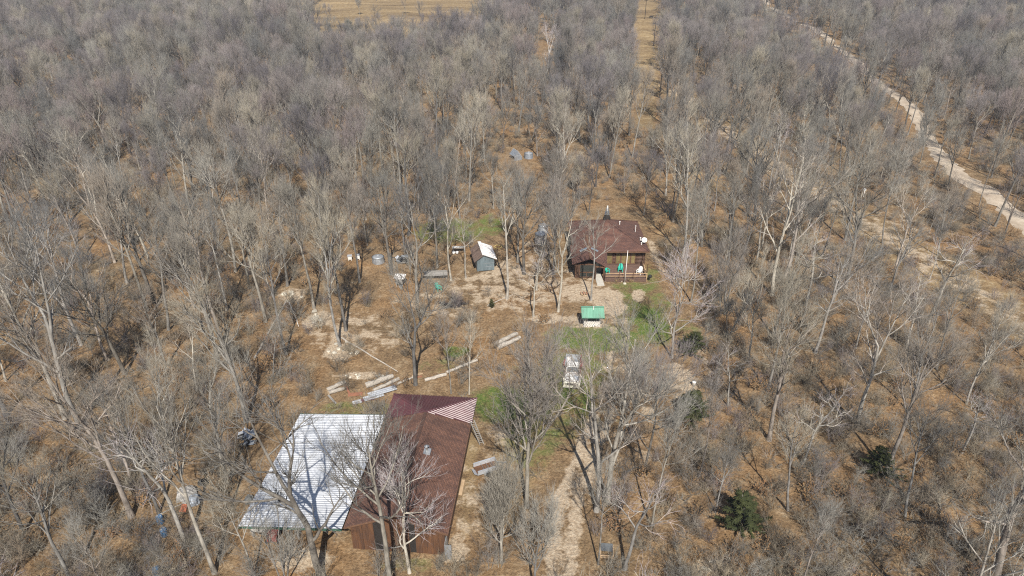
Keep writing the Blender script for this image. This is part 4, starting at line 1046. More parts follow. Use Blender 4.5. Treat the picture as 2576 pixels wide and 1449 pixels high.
# pale tarp tent in the far wood
x, y = gp(1297, 400); t = empty('tarp_shelter', (x, y, 0), R(25)); tag(t, 'pale tarp shelter half hidden in the wood behind the house', 'tent')
m = MB(); m.prism([(-.9, -1.3, 1.0), (0, -1.3, 2.2), (0.1, 1.4, 2.1), (-.95, 1.4, .9)], .03); m.build('tarp', M_TARP2, t)
m = MB(); m.prism([(1.0, -1.3, .8), (1.1, 1.4, .7), (.1, 1.4, 2.1), (0, -1.3, 2.2)], .03); m.build('tarp', M_WHITE, t)
m = MB(); m.prism([(-.9, -1.25, 0), (1.0, -1.25, 0), (1.0, -1.25, .8), (0, -1.25, 2.15), (-.9, -1.25, 1.0)], .03, n=Vector((0, -1, 0))); m.build('end_flap', M_TARP2, t)
drum(1330, 398, 1.0, 1.2, 'pale blue tank beside the tarp shelter in the far wood', M_TARP2)
# utility poles along the cleared strip
for k, (u, v) in enumerate(((1622, 49), (1644, 116), (1660, 236))):
    x, y = gp(u, v); t = empty('utility_pole', (x, y, hz(x, y))); tag(t, ('farthest', 'middle', 'nearest')[k] + ' wooden utility pole along the cleared grass strip', 'utility pole', 'poles along the cleared strip')
    m = MB(); m.tube([(0, 0, 0), (0, 0, 9.5)], [.17, .11], 8); m.build('pole', M_DARK, t)
    m = MB(); m.box(-1.0, 1.0, -.06, .06, 8.7, 8.85); m.build('crossarm', M_DARK, t)
    for dx in (-.9, 0, .9):
        m = MB(); m.lathe([(.05, 0), (.07, .08), (.04, .16)], (dx, 0, 8.85 if dx else 9.5), 8); m.build('insulator', M_GALV2, t)
# cow on the strip: one continuous skinned body
x, y = gp(1638, 47)
sk_v = [(0, 0, 1.05), (.65, 0, 1.08), (-.7, 0, 1.1), (.98, 0, 1.25), (1.3, 0, 1.2), (1.52, 0, 1.0),
        (.6, .2, .7), (.62, .22, .35), (.6, .22, .02), (.6, -.2, .7), (.66, -.22, .35), (.64, -.22, .02),
        (-.68, .22, .75), (-.82, .24, .42), (-.74, .24, .02), (-.68, -.22, .75), (-.78, -.24, .42), (-.7, -.24, .02), (-.98, 0, 1.15), (-1.05, 0, .6)]
sk_e = [(0, 1), (0, 2), (1, 3), (3, 4), (4, 5), (1, 6), (6, 7), (7, 8), (1, 9), (9, 10), (10, 11), (2, 12), (12, 13), (13, 14), (2, 15), (15, 16), (16, 17), (2, 18), (18, 19)]
sk_r = [.42, .38, .40, .22, .17, .10, .13, .08, .07, .13, .08, .07, .16, .08, .07, .16, .08, .07, .06, .04]
me_ = bpy.data.meshes.new('cow'); me_.from_pydata(sk_v, sk_e, []); me_.materials.append(M_COW)
o = link('cow', me_, None, (x, y, hz(x, y)), (0, 0, R(8)))
md = o.modifiers.new('skin', 'SKIN')
for k, sv in enumerate(me_.skin_vertices[0].data): sv.radius = (sk_r[k], sk_r[k] * (.8 if k < 3 else 1)); sv.use_root = (k == 0)
o.modifiers.new('sub', 'SUBSURF').levels = 1
tag(o, 'black cow standing on the cleared grass strip far away', 'cow')
# loose rocks
rng = random.Random(21)
rocks = [rock_mesh(rng, 1.0, .55) for _ in range(6)]
for r_ in rocks: r_.materials.append(M_ROCK)
spots = []
for u, v, ru, rv, n, s in ((800, 802, 34, 18, 7, .5), (735, 742, 30, 16, 6, .45), (855, 880, 50, 24, 9, .35), (1800, 1430, 50, 22, 14, .3), (905, 945, 65, 7, 14, .2), (1610, 905, 10, 6, 1, .45), (1696, 702, 3, 2, 1, .5), (1730, 1005, 30, 15, 6, .22), (1560, 708, 50, 2, 8, .16)):
    for k in range(n): spots.append((u + rng.gauss(0, .5) * ru, v + rng.gauss(0, .5) * rv, s * rng.uniform(.5, 1.2)))
BOULD = {}
WORDS = 'first second third fourth fifth sixth seventh eighth ninth tenth eleventh twelfth thirteenth fourteenth fifteenth sixteenth seventeenth eighteenth nineteenth twentieth twenty-first twenty-second twenty-third twenty-fourth'.split()
where = [('on the leafy slope left of the yard', 22), ('at the bottom edge right of the drive', 14), ('in the pale row behind the silver roof', 14), ('in the right-hand yard', 99)]
for k, (u, v, s) in enumerate(spots):
    x, y = gp(u, v); o = link('boulder', rocks[k % 6], None, (x, y, .1 * s), (0, 0, rng.uniform(0, 6))); o.scale = (s, s, s)
    wh = 'on the leafy slope left of the yard' if k < 22 else ('at the bottom edge right of the drive' if k < 36 else ('in the pale row behind the silver roof' if k < 50 else 'by the porch and the right-hand yard edge'))
    BOULD.setdefault(wh, []).append((u, o))
for wh, lst in BOULD.items():
    lst.sort(key=lambda q: q[0])
    for i, (u, o) in enumerate(lst):
        tag(o, f"pale rough boulder {wh}, {WORDS[i]} from the left", 'boulder', 'pale boulders ' + wh)

# ------------------------------------------------------------------ trees
def unit(a): return a / np.maximum(np.linalg.norm(a, axis=-1, keepdims=True), 1e-9)
def grow(rng, P0, D0, L, r0, r1, nseg, wander, up):
    N = len(P0); pts = np.zeros((N, nseg + 1, 3)); dirs = np.zeros((N, nseg + 1, 3)); rad = np.zeros((N, nseg + 1))
    p = P0.copy(); d = unit(D0); pts[:, 0] = p; dirs[:, 0] = d
    for k in range(nseg):
        d = unit(d + rng.normal(0, wander, (N, 3)) + np.array([0, 0, 1.0]) * up)
        p = p + d * (L / nseg)[:, None]; pts[:, k + 1] = p; dirs[:, k + 1] = d
    t = np.linspace(0, 1, nseg + 1)[None, :]
    rad = r0[:, None] * (1 - t) ** 0.85 + r1[:, None] * (1 - (1 - t) ** 0.85)
    return pts, dirs, rad
def sample(rng, br, n_per, t0, t1, ang, jitter=0.25):
    """children starts along parent branches: position, outward direction, parent radius, t, parent index"""
    pts, dirs, rad = br; N, S = pts.shape[0], pts.shape[1] - 1
    pi = np.repeat(np.arange(N), n_per); M_ = len(pi)
    k = np.tile(np.arange(n_per), N)
    t = t0 + (t1 - t0) * np.clip((k + rng.uniform(0, 1, M_)) / n_per, 0, 1)
    f = np.clip(t * S, 0, S - 1e-4); i = f.astype(int); w = (f - i)[:, None]
    P_ = pts[pi, i] * (1 - w) + pts[pi, i + 1] * w; D_ = unit(dirs[pi, i + 1]); r_ = rad[pi, i] * (1 - w[:, 0]) + rad[pi, i + 1] * w[:, 0]
    a = unit(np.cross(D_, np.where(np.abs(D_[:, 2:3]) < .9, [[0, 0, 1.0]], [[1.0, 0, 0]]))); b = np.cross(D_, a)
    ph = k * 2.4 + rng.uniform(0, 6.28, N)[pi] + rng.normal(0, .4, M_)
    th = ang * (1 + rng.normal(0, jitter, M_))
    out = D_ * np.cos(th)[:, None] + (a * np.cos(ph)[:, None] + b * np.sin(ph)[:, None]) * np.sin(th)[:, None]
    return P_, out, r_, t, pi
def tubes(pts, rad, sides):
    N, S1 = rad.shape
    T = np.empty_like(pts); T[:, 1:-1] = pts[:, 2:] - pts[:, :-2]; T[:, 0] = pts[:, 1] - pts[:, 0]; T[:, -1] = pts[:, -1] - pts[:, -2]
    T = unit(T); ref = np.where(np.abs(T[..., 2:3]) < .9, [[[0, 0, 1.0]]], [[[1.0, 0, 0]]])
    U = unit(np.cross(T, ref)); V = np.cross(T, U)
    an = np.arange(sides) * 2 * np.pi / sides
    v = pts[:, :, None] + (U[:, :, None] * np.cos(an)[None, None, :, None] + V[:, :, None] * np.sin(an)[None, None, :, None]) * rad[:, :, None, None]
    base = (np.arange(N) * S1 * sides)[:, None, None] + (np.arange(S1 - 1) * sides)[None, :, None]
    j = np.arange(sides)[None, None]; j2 = (j + 1) % sides
    f = np.stack([base + j, base + j2, base + j2 + sides, base + j + sides], -1).reshape(-1, 4)
    return v.reshape(-1, 3), f
def cones(P_, D_, L, r):
    N = len(P_); a = unit(np.cross(D_, np.where(np.abs(D_[:, 2:3]) < .9, [[0, 0, 1.0]], [[1.0, 0, 0]]))); b = np.cross(D_, a)
    ring = np.stack([P_ + (a * math.cos(q) + b * math.sin(q)) * r[:, None] for q in (0, 2.094, 4.189)], 1)
    v = np.concatenate([ring, (P_ + D_ * L[:, None])[:, None]], 1).reshape(-1, 3)
    o = (np.arange(N) * 4)[:, None]
    f = np.concatenate([o + [0, 1, 3], o + [1, 2, 3], o + [2, 0, 3]], 0)
    return v, f
class Geo:
    def __init__(s): s.v = []; s.q = []; s.t = []; s.qm = []; s.tm = []; s.n = 0
    def quad(s, v, f, mi): s.v.append(v); s.q.append(f + s.n); s.qm.append(np.full(len(f), mi)); s.n += len(v)
    def tri(s, v, f, mi): s.v.append(v); s.t.append(f + s.n); s.tm.append(np.full(len(f), mi)); s.n += len(v)
    def mesh(s, name, mats): return np_mesh(name, np.concatenate(s.v), s.q + s.t, mats, s.qm + s.tm)
def make_tree(seed, H=16.0, r=.19, clear=.42, limbs=12, la=.75, lf=.36, up=.10, n2=7, n3=5, nt=5, a2=.52, wander=.085, fork=0, bark=MB_GREY, twig=MT_GREY, tw=.0085, l3=1.6, stems=1, lean=.05, crook=.03, tl=.75):
    """bare broadleaf tree: (trunk mesh: bole and limbs, crown mesh: branches and twigs)"""
    rng = np.random.default_rng(seed)
    n0 = stems
    P0 = np.zeros((n0, 3)); P0[:, :2] = rng.normal(0, .18 if n0 > 1 else 0, (n0, 2))
    D0 = np.tile([0, 0, 1.0], (n0, 1)); D0[:, :2] += rng.normal(0, lean if n0 == 1 else .2, (n0, 2))
    L0 = np.full(n0, H * (.92 if not fork else .62)) * rng.uniform(.88, 1.05, n0)
    tr = grow(rng, P0 - [0, 0, .15], D0, L0, np.full(n0, r), np.full(n0, r * (.14 if not fork else .5)), 12, crook, .03)
    tr[2][:, 0] *= 1.35; tr[2][:, 1] *= 1.02
    parents = [tr]
    if fork:
        p, d, rr, t, pi = sample(rng, tr, fork, .80, .999, .42, .2)
        fk = grow(rng, p, d, np.full(len(p), H * .5) * rng.uniform(.8, 1.1, len(p)), rr * .85, np.full(len(p), r * .1), 9, .06, .06)
        parents.append(fk)
    g1 = Geo(); g2 = Geo()
    for b in parents:
        v, f = tubes(b[0], b[2], 8); g1.quad(v, f, 0)
    # limbs
    L1s = []
    for k, b in enumerate(parents):
        nb = max(2, int(round(limbs / (n0 if k == 0 else len(b[0])))) if not (fork and k == 0) else 3)
        p, d, rr, t, pi = sample(rng, b, nb, clear if k == 0 else .15, .98, la, .22)
        tt = (t - (clear if k == 0 else .1)) / (1 - (clear if k == 0 else .1))
        L = H * lf * (1.0 - .62 * np.clip(tt, 0, 1)) * rng.uniform(.65, 1.2, len(p))
        L1s.append(grow(rng, p, d, L, np.minimum(rr * .68, .016 + .025 * L), np.full(len(p), .016), 8, wander, up))
    L1 = tuple(np.concatenate([q[i] for q in L1s]) for i in range(3))
    v, f = tubes(L1[0], L1[2], 6); g1.quad(v, f, 0)
    len1 = np.linalg.norm(np.diff(L1[0], axis=1), axis=-1).sum(1)
    p, d, rr, t, pi = sample(rng, L1, n2, .18, .99, a2, .25)
    L = len1[pi] * .42 * (1.05 - .6 * t) * rng.uniform(.6, 1.3, len(p)) + .5
    L2 = grow(rng, p, d, L, np.minimum(rr * .8, .055), np.full(len(p), .010), 5, wander * 1.1, up * 1.2)
    v, f = tubes(L2[0], L2[2], 4); g2.quad(v, f, 0)
    src = L2
    p, d, rr, t, pi = sample(rng, L2, n3, .12, .99, a2 * .85, .28)
    L = l3 * (1.1 - .5 * t) * rng.uniform(.5, 1.35, len(p))
    L3 = grow(rng, p, d, L, np.minimum(rr * .75, .018), np.full(len(p), .005), 3, wander * 1.1, up * 1.2)
    v, f = tubes(L3[0], L3[2], 3); g2.quad(v, f, 1)
    p, d, rr, t, pi = sample(rng, L3, nt, .05, .99, a2 * .75, .3)
    d = unit(d + [0, 0, .15])
    v, f = cones(p, d, tl * rng.uniform(.4, 1.25, len(p)), tw * rng.uniform(.7, 1.2, len(p))); g2.tri(v, f, 1)
    p, d, rr, t, pi = sample(rng, L1, 6, .3, .99, .6, .3)
    v, f = cones(p, d, .8 * rng.uniform(.4, 1.3, len(p)), tw * rng.uniform(.8, 1.5, len(p))); g2.tri(v, f, 1)
    return g1.mesh('trunk', [bark]), g2.mesh('crown', [bark, twig])
def make_shrub(seed, H=2.6, stems=9, n2=7, nt=9, mat=MT_BRUSH, spread=.5, tw=.009, leaf=None):
    rng = np.random.default_rng(seed); N = stems
    a = rng.uniform(0, 6.28, N); D = np.stack([np.cos(a) * spread * rng.uniform(.2, 1.2, N), np.sin(a) * spread * rng.uniform(.2, 1.2, N), np.ones(N)], -1)
    b = grow(rng, np.stack([np.cos(a) * .15, np.sin(a) * .15, -np.full(N, .1)], -1), D, H * rng.uniform(.5, 1.1, N), np.full(N, .022), np.full(N, .006), 5, .12, .02)
    g = Geo(); v, f = tubes(b[0], b[2], 4); g.quad(v, f, 0)
    p, d, rr, t, pi = sample(rng, b, n2, .15, .99, .7, .3)
    b2 = grow(rng, p, d, H * .35 * rng.uniform(.4, 1.2, len(p)), np.minimum(rr * .8, .012), np.full(len(p), .004), 3, .15, .05)
    v, f = tubes(b2[0], b2[2], 3); g.quad(v, f, 0)
    p, d, rr, t, pi = sample(rng, b2, nt, .05, .99, .65, .3)
    v, f = cones(p, d, H * .16 * rng.uniform(.4, 1.3, len(p)), tw * rng.uniform(.7, 1.2, len(p))); g.tri(v, f, 0)
    if leaf is not None:
        p, d, rr, t, pi = sample(rng, b2, 7, .2, .99, .9, .4)
        v, f = cones(p, d, .10 * rng.uniform(.6, 1.4, len(p)), np.full(len(p), .045)); g.tri(v, f, 1)
    return g.mesh('undergrowth', [mat, leaf or mat])
def make_cedar(seed, H=5.0, W=1.7, n=5200):
    rng = np.random.default_rng(seed); g1 = Geo(); g2 = Geo()
    tr = grow(rng, np.array([[0, 0, -.1]]), np.array([[0, 0, 1.0]]), np.array([H]), np.array([.11]), np.array([.02]), 8, .03, .05)
    v, f = tubes(tr[0], tr[2], 7); g1.quad(v, f, 0)
    p, d, rr, t, pi = sample(rng, tr, 80, .06, .97, 1.05, .18)
    L = W * (1.08 - t) ** .75 * rng.uniform(.55, 1.25, len(p))
    br = grow(rng, p, d, L, np.full(len(p), .025), np.full(len(p), .005), 5, .1, .06)
    v, f = tubes(br[0], br[2], 4); g1.quad(v, f, 0)
    p, d, rr, t, pi = sample(rng, br, max(10, n // 80), .2, .99, .8, .35)
    v, f = cones(p, unit(d + [0, 0, .15]), .26 * rng.uniform(.5, 1.4, len(p)), .05 * rng.uniform(.5, 1.2, len(p))); g2.tri(v, f, 0)
    return g1.mesh('trunk', [MB_DARK]), g2.mesh('crown', [M_CEDAR])

KINDS_ = {   # key: (trunk mesh, crown mesh, natural height)
    'oak1': dict(seed=1, H=16, r=.24, clear=.38, limbs=13, la=.85, lf=.46, up=.09, bark=MB_DARK, twig=MT_GREY, crook=.05),
    'oak2': dict(seed=2, H=15, r=.23, clear=.40, limbs=12, fork=2, la=.8, lf=.40, bark=MB_GREY, twig=MT_GREY, crook=.045),
    'oak3': dict(seed=3, H=17, r=.22, clear=.5, limbs=12, la=.75, lf=.39, up=.11, bark=MB_GREY, twig=MT_TAN),
    'hick1': dict(seed=4, H=18, r=.19, clear=.48, limbs=14, la=.62, lf=.34, up=.12, bark=MB_GREY, twig=MT_TAN, crook=.025),
    'hick2': dict(seed=5, H=18, r=.18, clear=.52, limbs=13, fork=2, la=.6, lf=.31, up=.12, bark=MB_PALE, twig=MT_TAN, crook=.03),
    'elm1': dict(seed=6, H=14, r=.17, clear=.32, limbs=14, fork=3, la=.6, lf=.39, up=.09, nt=7, bark=MB_GREY, twig=MT_RED),
    'elm2': dict(seed=7, H=13, r=.15, clear=.30, limbs=15, la=.65, lf=.44, up=.12, nt=7, bark=MB_GREY, twig=MT_GREY),
    'elm3': dict(seed=8, H=14, r=.16, clear=.34, limbs=14, fork=2, la=.7, lf=.42, up=.10, nt=7, bark=MB_DARK, twig=MT_RED),
    'pole1': dict(seed=9, H=13, r=.10, clear=.5, limbs=10, la=.6, lf=.22, up=.12, n2=5, n3=4, nt=5, bark=MB_GREY, twig=MT_GREY),
    'pole2': dict(seed=10, H=11, r=.085, clear=.4, limbs=10, la=.7, lf=.24, up=.08, n2=5, n3=4, nt=5, bark=MB_PALE, twig=MT_TAN, lean=.1),
    'snag': dict(seed=11, H=13, r=.165, clear=.45, limbs=8, la=.9, lf=.26, up=.05, n2=4, n3=2, nt=2, wander=.2, bark=MB_PALE, twig=MT_PALE, crook=.06),
    'syc': dict(seed=12, H=17, r=.22, clear=.35, limbs=13, fork=2, la=.6, lf=.32, up=.12, n2=6, n3=4, nt=5, bark=MB_WHITE, twig=MT_PALE),
    'pink': dict(seed=13, H=11, r=.15, clear=.22, limbs=16, la=.8, lf=.46, up=.13, n2=7, n3=4, nt=3, bark=MB_PALE, twig=MT_PALE),
    'fan': dict(seed=14, H=11, r=.14, clear=.22, limbs=22, la=.75, lf=.40, up=.16, n2=8, n3=5, nt=5, bark=MB_GREY, twig=MT_TAN),
    'multi': dict(seed=15, H=9, r=.09, clear=.2, limbs=15, stems=3, la=.7, lf=.34, up=.1, bark=MB_GREY, twig=MT_GREY),
    'crook': dict(seed=16, H=17, r=.34, clear=.36, limbs=13, fork=2, la=.95, lf=.36, up=.06, wander=.17, crook=.06, bark=MB_GREY, twig=MT_GREY),
    'wide': dict(seed=17, H=15, r=.27, clear=.30, limbs=12, fork=3, la=.85, lf=.42, up=.06, wander=.14, crook=.06, nt=4, n3=4, n2=6, bark=MB_DARK, twig=MT_GREY),
    'open1': dict(seed=20, H=16, r=.22, clear=.40, limbs=12, la=.8, lf=.44, up=.09, n2=6, n3=4, nt=5, tw=.0075, wander=.11, bark=MB_GREY, twig=MT_TAN, crook=.04),
    'open2': dict(seed=21, H=16, r=.21, clear=.38, limbs=12, fork=2, la=.75, lf=.38, up=.09, n2=6, n3=4, nt=5, tw=.0075, wander=.11, bark=MB_PALE, twig=MT_GREY, crook=.04),
    'open3': dict(seed=22, H=17, r=.17, clear=.5, limbs=11, la=.7, lf=.32, up=.11, n2=6, n3=4, nt=5, tw=.0075, wander=.1, bark=MB_GREY, twig=MT_TAN, crook=.03, lean=.08),
    'pale': dict(seed=23, H=9, r=.13, clear=.28, limbs=13, fork=2, la=.95, lf=.46, up=.07, n2=6, n3=3, nt=3, wander=.13, bark=MB_PALE, twig=MT_PALE),
    'thin1': dict(seed=18, H=18, r=.19, clear=.55, limbs=12, la=.7, lf=.24, up=.12, n2=5, n3=4, nt=4, bark=MB_PALE, twig=MT_GREY, crook=.03),
    'thin2': dict(seed=19, H=15, r=.15, clear=.5, limbs=10, la=.75, lf=.26, up=.09, n2=5, n3=3, nt=3, wander=.12, bark=MB_PALE, twig=MT_TAN, crook=.04),
}
PROTO = {}
for k, a in KINDS_.items():
    tm, cm = make_tree(**a); PROTO[k] = (tm, cm, a['H'])
TONE = {'oak1': 'dark barked', 'oak2': 'grey forked', 'oak3': 'tan twigged', 'hick1': 'tall straight', 'hick2': 'tall pale forked', 'elm1': 'reddish twigged', 'elm2': 'fine grey twigged', 'elm3': 'dark reddish', 'pole1': 'slender grey', 'pole2': 'slender pale',
        'snag': 'sparse pale crooked', 'syc': 'white barked', 'pink': 'pinkish pale', 'fan': 'fan shaped', 'multi': 'many stemmed', 'crook': 'thick crooked', 'wide': 'wide spreading dark', 'thin1': 'thin crowned', 'open1': 'open branched tan', 'open2': 'open forked pale', 'open3': 'tall open branched', 'pale': 'bleached small', 'thin2': 'thin crowned pale'}
TREES = []      # (kind, x, y, height, rz, lean(x,y), label)
def axis_lean(kind):
    co = np.array([v.co[:] for v in PROTO[kind][0].vertices]); h = PROTO[kind][2]
    sel = (co[:, 2] > h * .34) & (co[:, 2] < h * .42) & (np.hypot(co[:, 0], co[:, 1]) < h * .2)
    return co[sel, :2].mean(0) / (h * .38) if sel.any() else np.zeros(2)
LEAN = {k: axis_lean(k) for k in PROTO}
def place_tree(kind, x, y, H, rz, lean=(0, 0), label=None, group=None, name='bare_tree', cat='tree', sxy=None):
    tm, cm, h0 = PROTO[kind]; s = H / h0
    t = empty(name, (x, y, hz(x, y))); t.rotation_euler = (lean[1], lean[0], rz) if False else Euler((0, 0, 0))
    t.rotation_euler = (Matrix.Rotation(lean[0], 3, 'Y') @ Matrix.Rotation(-lean[1], 3, 'X') @ Matrix.Rotation(rz, 3, 'Z')).to_euler()
    t.scale = ((sxy or 1) * s, (sxy or 1) * s, s)
    link('trunk', tm, t); link('crown', cm, t)
    tag(t, label, cat, group); return t
def top_h(u_b, v_b, v_t):
    """height of something standing at a surveyed point whose top shows at picture row v_t"""
    x, y = gp(u_b, v_b); lo, hi = 0.5, 40
    for _ in range(40):
        mid = (lo + hi) / 2
        if pj(x, y, mid)[1] > v_t: lo = mid
        else: hi = mid
    return lo
# surveyed trees: kind, base (u, v), row of the top, turn, lean, label
HAND = [
    ('hick2', 1404, 784, 485, .4, (0, 0), 'tall pale slender tree left of the house, its trunk bare low down'),
    ('snag', 1342, 797, 600, 1.2, (-.02, 0), 'crooked sparse pale tree in the yard left of the tall slender one'),
    ('thin2', 1487, 756, 520, .3, (.02, 0), 'slender pale tree right in front of the house, just behind the well'),
    ('thin1', 1275, 752, 440, 2.0, (0, 0), 'tall dark grey tree in the yard right of the tin shed'),
    ('pale', 1690, 900, 690, .5, (0, 0), 'pinkish pale bare tree with spreading limbs right of the well'),
    ('oak2', 1045, 968, 690, 1.0, (0, 0), 'grey tree behind the barn with trunk beside the row of logs'),
    ('pole1', 1135, 990, 790, 2.2, (-.03, 0), 'thin forked grey tree just behind the maroon roof, left one of two'),
    ('pole2', 1180, 992, 800, 4.0, (.03, 0), 'thin pale tree just behind the maroon roof, right one of two'),
    ('wide', 808, 1450, 1010, .9, (-.02, 0), 'dark spreading tree standing in front of the silver corrugated roof'),
    ('oak3', 985, 1500, 1020, 2.6, (.0, 0), 'tall pale trunked tree standing in front of the brown barn roof'),
    ('pale', 1030, 1440, 1205, .6, (0, 0), 'small pale grey branching tree before the front wall of the barn'),
    ('fan', 1262, 1415, 1180, .2, (0, 0), 'fan shaped grey tree right of the barn below the trailer'),
    ('elm2', 1325, 1275, 835, 1.4, (0, 0), 'large fine twigged grey tree left of the truck'),
    ('open2', 1500, 1285, 880, 2.5, (0, 0), 'broad spreading tree between the drive and the truck'),
    ('oak2', 1528, 1262, 860, .1, (.03, 0), 'grey tree standing just right of the broad spreading tree by the drive'),
    ('snag', 1572, 1432, 1130, .8, (.07, 0), 'leaning pale broken tree right of the drive at the bottom'),
    ('pole1', 1505, 1420, 1180, 1.8, (0, 0), 'slender grey tree right of the drive near the wooden frame'),
    ('syc', 1376, 185, 65, .3, (0, 0), 'white barked tree standing out in the far wood above the house'),
    ('syc', 1488, 80, -40, 2.3, (0, 0), 'white barked tree at the top edge left of the cleared strip'),
    ('snag', 2334, 812, 520, .2, (.05, 0), 'bleached white dead tree in the right-hand wood below the road'),
    ('crook', 2505, 1455, 1000, 2.8, (-.20, 0), 'huge crooked grey tree at the bottom right corner'),
    ('oak3', 2225, 1190, 820, 1.2, (.05, 0), 'big grey tree above the dark cedar in the right-hand wood'),
    ('hick1', 1930, 985, 690, .2, (.02, 0), 'tall grey tree in the middle of the right-hand wood'),
    ('snag', 2020, 1170, 930, 1.5, (.03, 0), 'pale sparse tree between the two dark cedars'),
    ('pole2', 1800, 1290, 1090, .7, (.02, 0), 'thin white stemmed sapling left of the large cedar'),
    ('pole1', 1738, 760, 480, 2.7, (0, 0), 'thin yellowish tree at the right end of the house'),
    ('pole2', 1722, 690, 480, .9, (.02, 0), 'thin pale tree behind the yellowish one right of the house'),
    ('oak1', 545, 892, 580, .4, (-.06, 0), 'dark leaning tree on the slope left of the yard'),
    ('hick2', 560, 870, 480, 2.2, (-.06, 0), 'tall pale tree leaning left on the slope left of the yard'),
    ('oak1', 392, 770, 440, 1.5, (-.05, 0), 'dark trunked tree in the left wood'),
    ('hick1', 378, 800, 430, .4, (-.05, 0), 'tall grey tree beside the dark trunk in the left wood'),
    ('oak3', 165, 1052, 640, 2.0, (-.03, 0), 'big leaning grey tree near the left edge'),
    ('oak2', 205, 1075, 600, .5, (-.04, 0), 'big forked pale tree near the left edge'),
    ('hick1', 720, 892, 560, 1.0, (-.03, 0), 'tall dark grey tree on the leafy slope by the boulders'),
    ('hick2', 855, 870, 520, 2.4, (-.05, 0), 'tall pale tree left of the yard, nearer one of a close pair'),
    ('hick1', 870, 832, 500, .2, (-.04, 0), 'tall grey tree left of the yard, farther one of a close pair'),
    ('oak3', 668, 810, 500, .7, (-.05, 0), 'grey brown tree left of the pale boulders'),
    ('hick1', 790, 775, 450, 1.9, (-.04, 0), 'tall grey tree behind the pale boulders'),
    ('oak2', 1050, 760, 500, .9, (0, 0), 'grey forked tree between hutch and plank table'),
    ('hick2', 1135, 706, 430, 2.9, (0, 0), 'tall pale tree rising beside the plank table'),
    ('hick1', 1100, 672, 400, .5, (0, 0), 'tall grey tree behind the plank table'),
    ('oak1', 985, 690, 430, 1.1, (-.02, 0), 'dark tree behind the hutch near the scrap heap'),
    ('hick1', 905, 710, 430, 2.1, (-.03, 0), 'dark straight tree below the white hives'),
    ('thin2', 1172, 700, 520, .3, (0, 0), 'thin grey sapling just left of the tin shed'),
    ('hick1', 1302, 660, 400, 1.3, (0, 0), 'tall dark tree left of the metal bins'),
    ('oak1', 1318, 690, 430, 2.0, (0, 0), 'dark tree right of the tall dark tree near the metal bins'),
    ('elm2', 1392, 690, 450, .5, (0, 0), 'fine twigged grey tree at the left corner of the house'),
    ('snag', 1350, 730, 560, 2.6, (.02, 0), 'crooked pale tree between yard and house'),
    ('oak1', 620, 1060, 690, .3, (-.05, 0), 'slim dark tree behind the left end of the silver roof'),
    ('pole1', 622, 1058, 850, 2.0, (-.03, 0), 'thin grey trunk behind the left corner of the silver roof'),
    ('oak3', 330, 1300, 860, 1.0, (-.07, 0), 'tall leaning tan tree in the lower left wood'),
    ('hick2', 400, 1290, 960, 2.4, (-.07, 0), 'pale leaning tree near the blue barrels'),
    ('snag', 470, 1375, 980, .3, (-.05, 0), 'pale forked tree rising between barrels and tarp heap'),
    ('hick1', 540, 1440, 960, 1.7, (-.06, 0), 'tall grey tree just below the tarp heap'),
    ('pole2', 640, 1449, 1180, .8, (-.04, 0), 'thin pale tree before the left end of the silver roof'),
    ('multi', 720, 1470, 1300, .4, (0, 0), 'small bushy grey tree at the bottom below the silver roof'),
    ('elm2', 1345, 1500, 1260, 2.0, (0, 0), 'fine grey tree at the bottom edge beside the drive'),
    ('pole1', 1640, 1330, 1010, .7, (.03, 0), 'slender grey tree right of the leaning broken tree'),
    ('elm3', 1620, 1180, 930, 1.9, (.03, 0), 'grey tree at the right edge of the clearing below the truck'),
    ('elm2', 1585, 1090, 870, .3, (.02, 0), 'fine twigged grey tree right of the truck'),
    ('elm1', 1765, 620, 380, .6, (0, 0), 'grey tree behind the right end of the house'),
    ('elm3', 1480, 540, 400, 1.6, (0, 0), 'grey reddish tree directly behind the house'),
    ('elm1', 1620, 540, 400, 2.6, (0, 0), 'brownish tree behind the right half of the house roof'),
]
for i, (k_, u_, v_, vt_) in enumerate((('oak1', 1058, 68, 2), ('wide', 1112, 78, 18), ('oak1', 1150, 76, 20), ('oak3', 1002, 92, 30), ('wide', 945, 70, 12), ('oak1', 880, 100, 48), ('elm3', 830, 72, 20), ('elm2', 1195, 60, 10), ('oak2', 780, 60, 12), ('elm2', 905, 40, -10), ('elm3', 1020, 40, -12))):
    HAND.append((k_, u_, v_, vt_, i * .7, (0, 0), 'bare tree at the golden far field, ' + 'tenth seventh eighth fifth fourth second first ninth eleventh third sixth'.split()[i] + ' of a scattered row'))
hand_px = []
for k, u, v, vt, rz, ln, lab in HAND:
    if v > 850 and u < 760: k = {'oak1': 'open1', 'oak2': 'open2', 'oak3': 'open1', 'hick1': 'open3', 'hick2': 'open3'}.get(k, k)
    x, y = gp(u, v); H = min(max(top_h(u, v, vt), 3.0), 24.0)
    a_, b_ = LEAN[k]; ox, oy = a_ * math.cos(rz) - b_ * math.sin(rz), a_ * math.sin(rz) + b_ * math.cos(rz)
    place_tree(k, x, y, H, rz, (ln[0] - math.atan(ox), ln[1] - math.atan(oy)), lab); hand_px.append((x, y))
